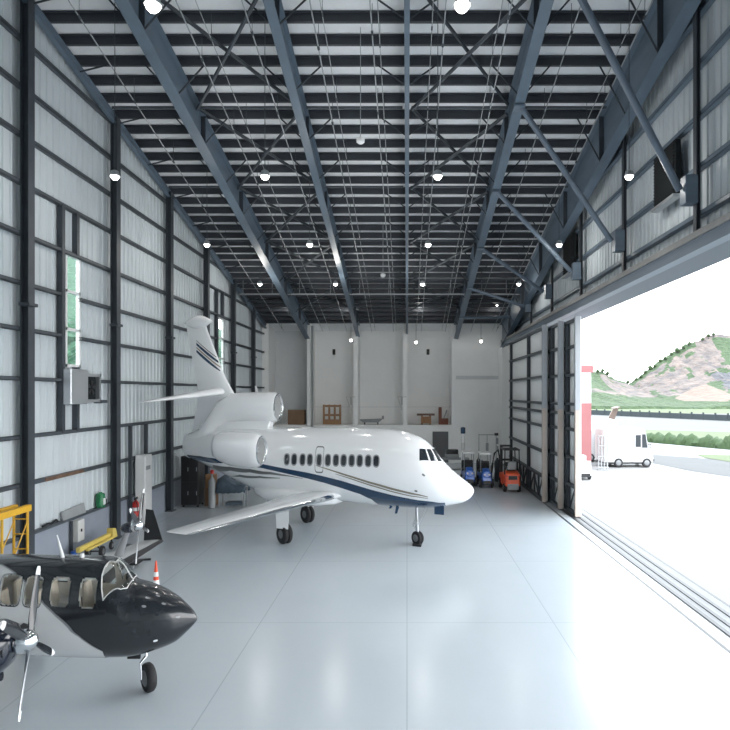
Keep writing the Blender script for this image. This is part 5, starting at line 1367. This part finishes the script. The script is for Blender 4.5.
# red and white tower of the next building
D = 36.0; x0, x1 = (560 - VX)/F*D, (591 - VX)/F*D
def tz(py): return CAMH + (VY - py)/F*D
t = thing('building', (x0, D, 0), 'red and white building just outside the open doors', 'building')
MB().box(x0, D, 0, x1, D + 5, tz(461)).build('white_base', M['white'], t, smooth=0)
MB().box(x0, D, tz(461), x1 + .02, D + 5, tz(403)).build('red_wall', M['redwall'], t, smooth=0)
MB().box(x0, D, tz(403), x1, D + 5, tz(372.5)).build('white_wall', M['white'], t, smooth=0)
MB().box(x0, D - .1, tz(372.5), x1 + .12, D + 5, tz(365.5)).build('red_band', M['redwall'], t, smooth=0)
MB().box(x0, D, tz(365.5), x1, D + 5, tz(353.5)).build('parapet', M['white'], t, smooth=0)
MB().box(x0, D - .12, tz(353.5), x1 + .1, D + 5, tz(352.2)).build('roof_edge', M['grey'], t, smooth=0)
MB().box((581.5-VX)/F*D, D - .03, tz(402), (587.5-VX)/F*D, D + .02, tz(393.5)).build('window', M['grey'], t, smooth=0)
MB().box(x0, D - .02, tz(430), (585.5-VX)/F*D + .0, D - .0, tz(426)).build('wall_sign', M['white'], t, smooth=0) if False else None

def van(label, g, length, width, height):
    """step van facing +X; g = ground point at middle of the near side"""
    x, y = g.x, g.y; hl = length/2
    t = thing('step_van', (x, y + width/2, 0), label, 'van')
    z0 = .32
    prof = [(-hl, z0), (hl - .02, z0), (hl, .55), (hl - .04, 1.05), (hl - .30, 1.22), (hl - .48, height - .25), (hl - .62, height - .05), (hl - .8, height), (-hl + .05, height), (-hl, height - .06)]
    MB().prism([(x + a, b) for a, b in prof], y, y + width, 'y').build('van_body', M['vanwhite'], t, smooth=0, bevel=.03, seg=2)
    MB().box(x - hl + .1, y + .1, .22, x + hl - .1, y + width - .1, z0).build('underframe', M['black'], t, smooth=0)
    for yy in (y - .005, y + width + .005):
        MB().box(x + hl - 1.12, yy - .008, 1.3, x + hl - .80, yy + .008, height - .45).build('side_window', M['darkglass'], t, smooth=0)
        MB().hexa([(x+hl-.72,yy-.008,1.25),(x+hl-.38,yy-.008,1.25),(x+hl-.38,yy+.008,1.25),(x+hl-.72,yy+.008,1.25),(x+hl-.72,yy-.008,height-.4),(x+hl-.50,yy-.008,height-.4),(x+hl-.50,yy+.008,height-.4),(x+hl-.72,yy+.008,height-.4)]).build('side_window', M['darkglass'], t, smooth=0)
        MB().box(x + hl - 1.2, yy - .006, .5, x + hl - 1.18, yy + .006, height - .3).build('door_seam', M['grey'], t, smooth=0)
    MB().hexa([(x+hl-.29,y+.12,1.27),(x+hl-.27,y+.12,1.27),(x+hl-.27,y+width-.12,1.27),(x+hl-.29,y+width-.12,1.27),(x+hl-.475,y+.12,height-.3),(x+hl-.45,y+.12,height-.3),(x+hl-.45,y+width-.12,height-.3),(x+hl-.475,y+width-.12,height-.3)]).build('windscreen', M['darkglass'], t, smooth=0)
    MB().box(x + hl - .02, y + .05, .38, x + hl + .08, y + width - .05, .52).build('bumper', M['black'], t, smooth=0)
    MB().tube([(x+hl-.35, y-.02, 1.45), (x+hl-.25, y-.2, 1.5), (x+hl-.25, y-.2, 1.2)], .03, 6).build('mirror', M['black'], t)
    for wx in (-hl + .95, hl - .42):
        for yy in (y + .08, y + width - .08): wheel('wheel', (x + wx, yy, .30), .30, .2, (0, 1, 0), t)
    MB().box(x - hl - .03, y + .05, .4, x - hl, y + width - .05, height - .1).build('rear_door', M['offwhite'], t, smooth=0)
    return t
g = on_ground(628.5, 467.5)
van('white step van parked on the apron outside the open doors', g, 3.15, 1.7, 2.5)
g2 = on_ground(597, 463)
t = van('white van mostly hidden behind the step van, next to the red building', Vector((g2.x, g2.y + .6, 0)), 2.4, 1.5, 2.2)
a = on_ground(603, 470)
t = thing('equipment_rack', a, 'grey upright rack standing between the two white vans', 'rack')
for q in range(4): MB().box(a.x - .3 + q*.18, a.y - .05, .02, a.x - .25 + q*.18, a.y + .05, 2.1).build('rack_upright', M['grey'], t, smooth=0)
for z in (.15, .8, 1.45, 2.05): MB().box(a.x - .32, a.y - .06, z, a.x + .32, a.y + .06, z + .05).build('rack_shelf', M['grey'], t, smooth=0)
MB().box(a.x - .3, a.y - .25, 0, a.x + .3, a.y + .25, .04).build('base', M['grey'], t, smooth=0)
# small white baggage tug at the door edge
g = on_ground(586.5, 480); x, y = g.x, g.y
t = thing('baggage_tug', (x, y, 0), 'small white tug at the edge of the outermost door leaf', 'tug')
MB().hexa([(x-.5,y,.22),(x+.28,y,.22),(x+.28,y+1.4,.22),(x-.5,y+1.4,.22),(x-.48,y+.03,.75),(x+.22,y+.03,.75),(x+.24,y+1.4,.8),(x-.5,y+1.4,.8)]).build('tug_body', M['white'], t, smooth=0, bevel=.05, seg=2)
MB().box(x-.45, y+.7, .75, x+.2, y+1.2, 1.25).build('seat', M['offwhite'], t, smooth=0, bevel=.04)
MB().box(x-.45, y-.03, .15, x+.2, y+.02, .35).build('bumper', M['black'], t, smooth=0)
for sx in (-.42, .22):
    for yy in (y + .25, y + 1.15): wheel('wheel', (x + sx, yy, .2), .2, .14, (1, 0, 0), t)
# parked plane behind the van
D = 47.0
def P(px, py, d=0): q = at_depth(px, py, D + d); return q
t = thing('parked_airplane', (P(600, 440).x, D, 0), 'white airplane with brown tail fin parked behind the step van', 'airplane')
c0, c1 = P(575, 428), P(617, 423.5)
MB().tube([c0 + (c1-c0)*u for u in (0, .2, .5, .8, 1)], [.75, .78, .72, .5, .22], 20).build('fuselage', M['white'], t, smooth=60)
q = [P(*p) for p in ((606, 422), (613.5, 421.5), (618.5, 408.5), (613, 408.5))]
mb = MB(); mb.hexa([v + Vector((0, -.06, 0)) for v in q] + [v + Vector((0, .06, 0)) for v in q]); mb.build('tail_fin', M['tailbrown'], t, smooth=0)
q = [P(611, 408), P(623, 407.5), P(623, 407.5), P(611, 408)]
a, b = P(613, 408.8), P(621, 407.4)
MB().hexa([a + Vector((0,-.5,0)), b + Vector((-.2,-.5,0)), b + Vector((-.2,.5,0)), a + Vector((0,.5,0)), a + Vector((0,-.5,.1)), b + Vector((-.2,-.5,.05)), b + Vector((-.2,.5,.05)), a + Vector((0,.5,.1))]).build('tailplane', M['tailbrown'], t, smooth=0)
MB(T=None).hexa([P(588,433)+Vector((0,-4,0)), P(596,433)+Vector((0,-4,0)), P(604,432)+Vector((0,4,0)), P(590,432)+Vector((0,4,0)), P(588,432.2)+Vector((0,-4,0)), P(596,432.2)+Vector((0,-4,0)), P(604,430.5)+Vector((0,4,0)), P(590,430.5)+Vector((0,4,0))]).build('wing', M['white'], t, smooth=0)
for dx, dy in ((0, -1.2), (0, 1.2), (-2.2, 0)):
    c = P(592, 440); c = Vector((c.x + dx, D + dy, .3)); lg = MB().tube([c, c + Vector((0, 0, 1.4))], .06, 8).build('landing_gear', M['grey'], t); wheel('wheel', c, .3, .18, (0, 1, 0), lg)
# greenery outside the left wall window
for i, (y, z, r) in enumerate(((16.2, 7.4, 1.5), (18.6, 5.9, 1.7), (20.4, 7.9, 1.6), (17.6, 9.3, 1.3), (31, 7.0, 2.2), (33.5, 6.5, 2.2))):
    pass
bank = lambda X: max(0, (-X - 13.2) * .72)
mb = MB()
for i in range(150):
    x = random.uniform(-27, -14.5); y = -x / random.choice((.545, .30, .56, .53)) + random.uniform(-2.5, 2.5)
    r = random.uniform(.6, 1.3); crown(mb, Vector((x, y, bank(x) + r * .45)), r, i*2.3, .9, 11, 8)
t = thing('hillside_bushes', (-20, 38, bank(-20)), 'dense green foliage on the bank outside the tall window in the left wall', 'foliage')
o = mb.build('foliage', M['leaf'], t, smooth=0); o['kind'] = 'stuff'
mb = MB(); mb.hexa([(-13.2,14,-.3),(-13.0,14,-.3),(-13.0,120,-.3),(-13.2,120,-.3),(-45,14,bank(-45)),(-44.8,14,bank(-45)+.2),(-44.8,120,bank(-45)+.2),(-45,120,bank(-45))])
struct(mb.build('hill_bank', M['leaf'], smooth=0), 'grassy bank outside the left wall')

# ------------------------------------------------------------------ world, daylight, view
w = bpy.data.worlds.new('sky'); SC.world = w; w.use_nodes = True
nt = w.node_tree; bg = nt.nodes['Background']
tc = nt.nodes.new('ShaderNodeTexCoord'); sp = nt.nodes.new('ShaderNodeSeparateXYZ'); rp = nt.nodes.new('ShaderNodeValToRGB')
nt.links.new(tc.outputs['Generated'], sp.inputs[0]); nt.links.new(sp.outputs['Z'], rp.inputs['Fac']); nt.links.new(rp.outputs['Color'], bg.inputs['Color'])
rp.color_ramp.elements[0].color = (1, 1, 1, 1); rp.color_ramp.elements[1].color = (.80, .90, 1, 1)
rp.color_ramp.elements[0].position = .1; rp.color_ramp.elements[1].position = .8
bg.inputs['Strength'].default_value = 5.8
s = bpy.data.lights.new('sun', 'SUN'); s.energy = 2.5; s.angle = .15; s.color = (1, .97, .92)
so = bpy.data.objects.new('sun', s); COL.objects.link(so); so.rotation_euler = (math.radians(28), math.radians(12), 0)

SC.view_settings.view_transform = 'Standard'; SC.view_settings.look = 'None'
SC.view_settings.exposure = 0.2; SC.view_settings.gamma = 1.0
try: SC.view_settings.use_curve_mapping = False
except Exception: pass
SC.cycles.use_denoising = True
SC.cycles.max_bounces = 8; SC.cycles.diffuse_bounces = 5; SC.cycles.transparent_max_bounces = 16
SC.cycles.sample_clamp_indirect = 8
for o in bpy.data.objects:
    if '_w' in o: del o['_w']
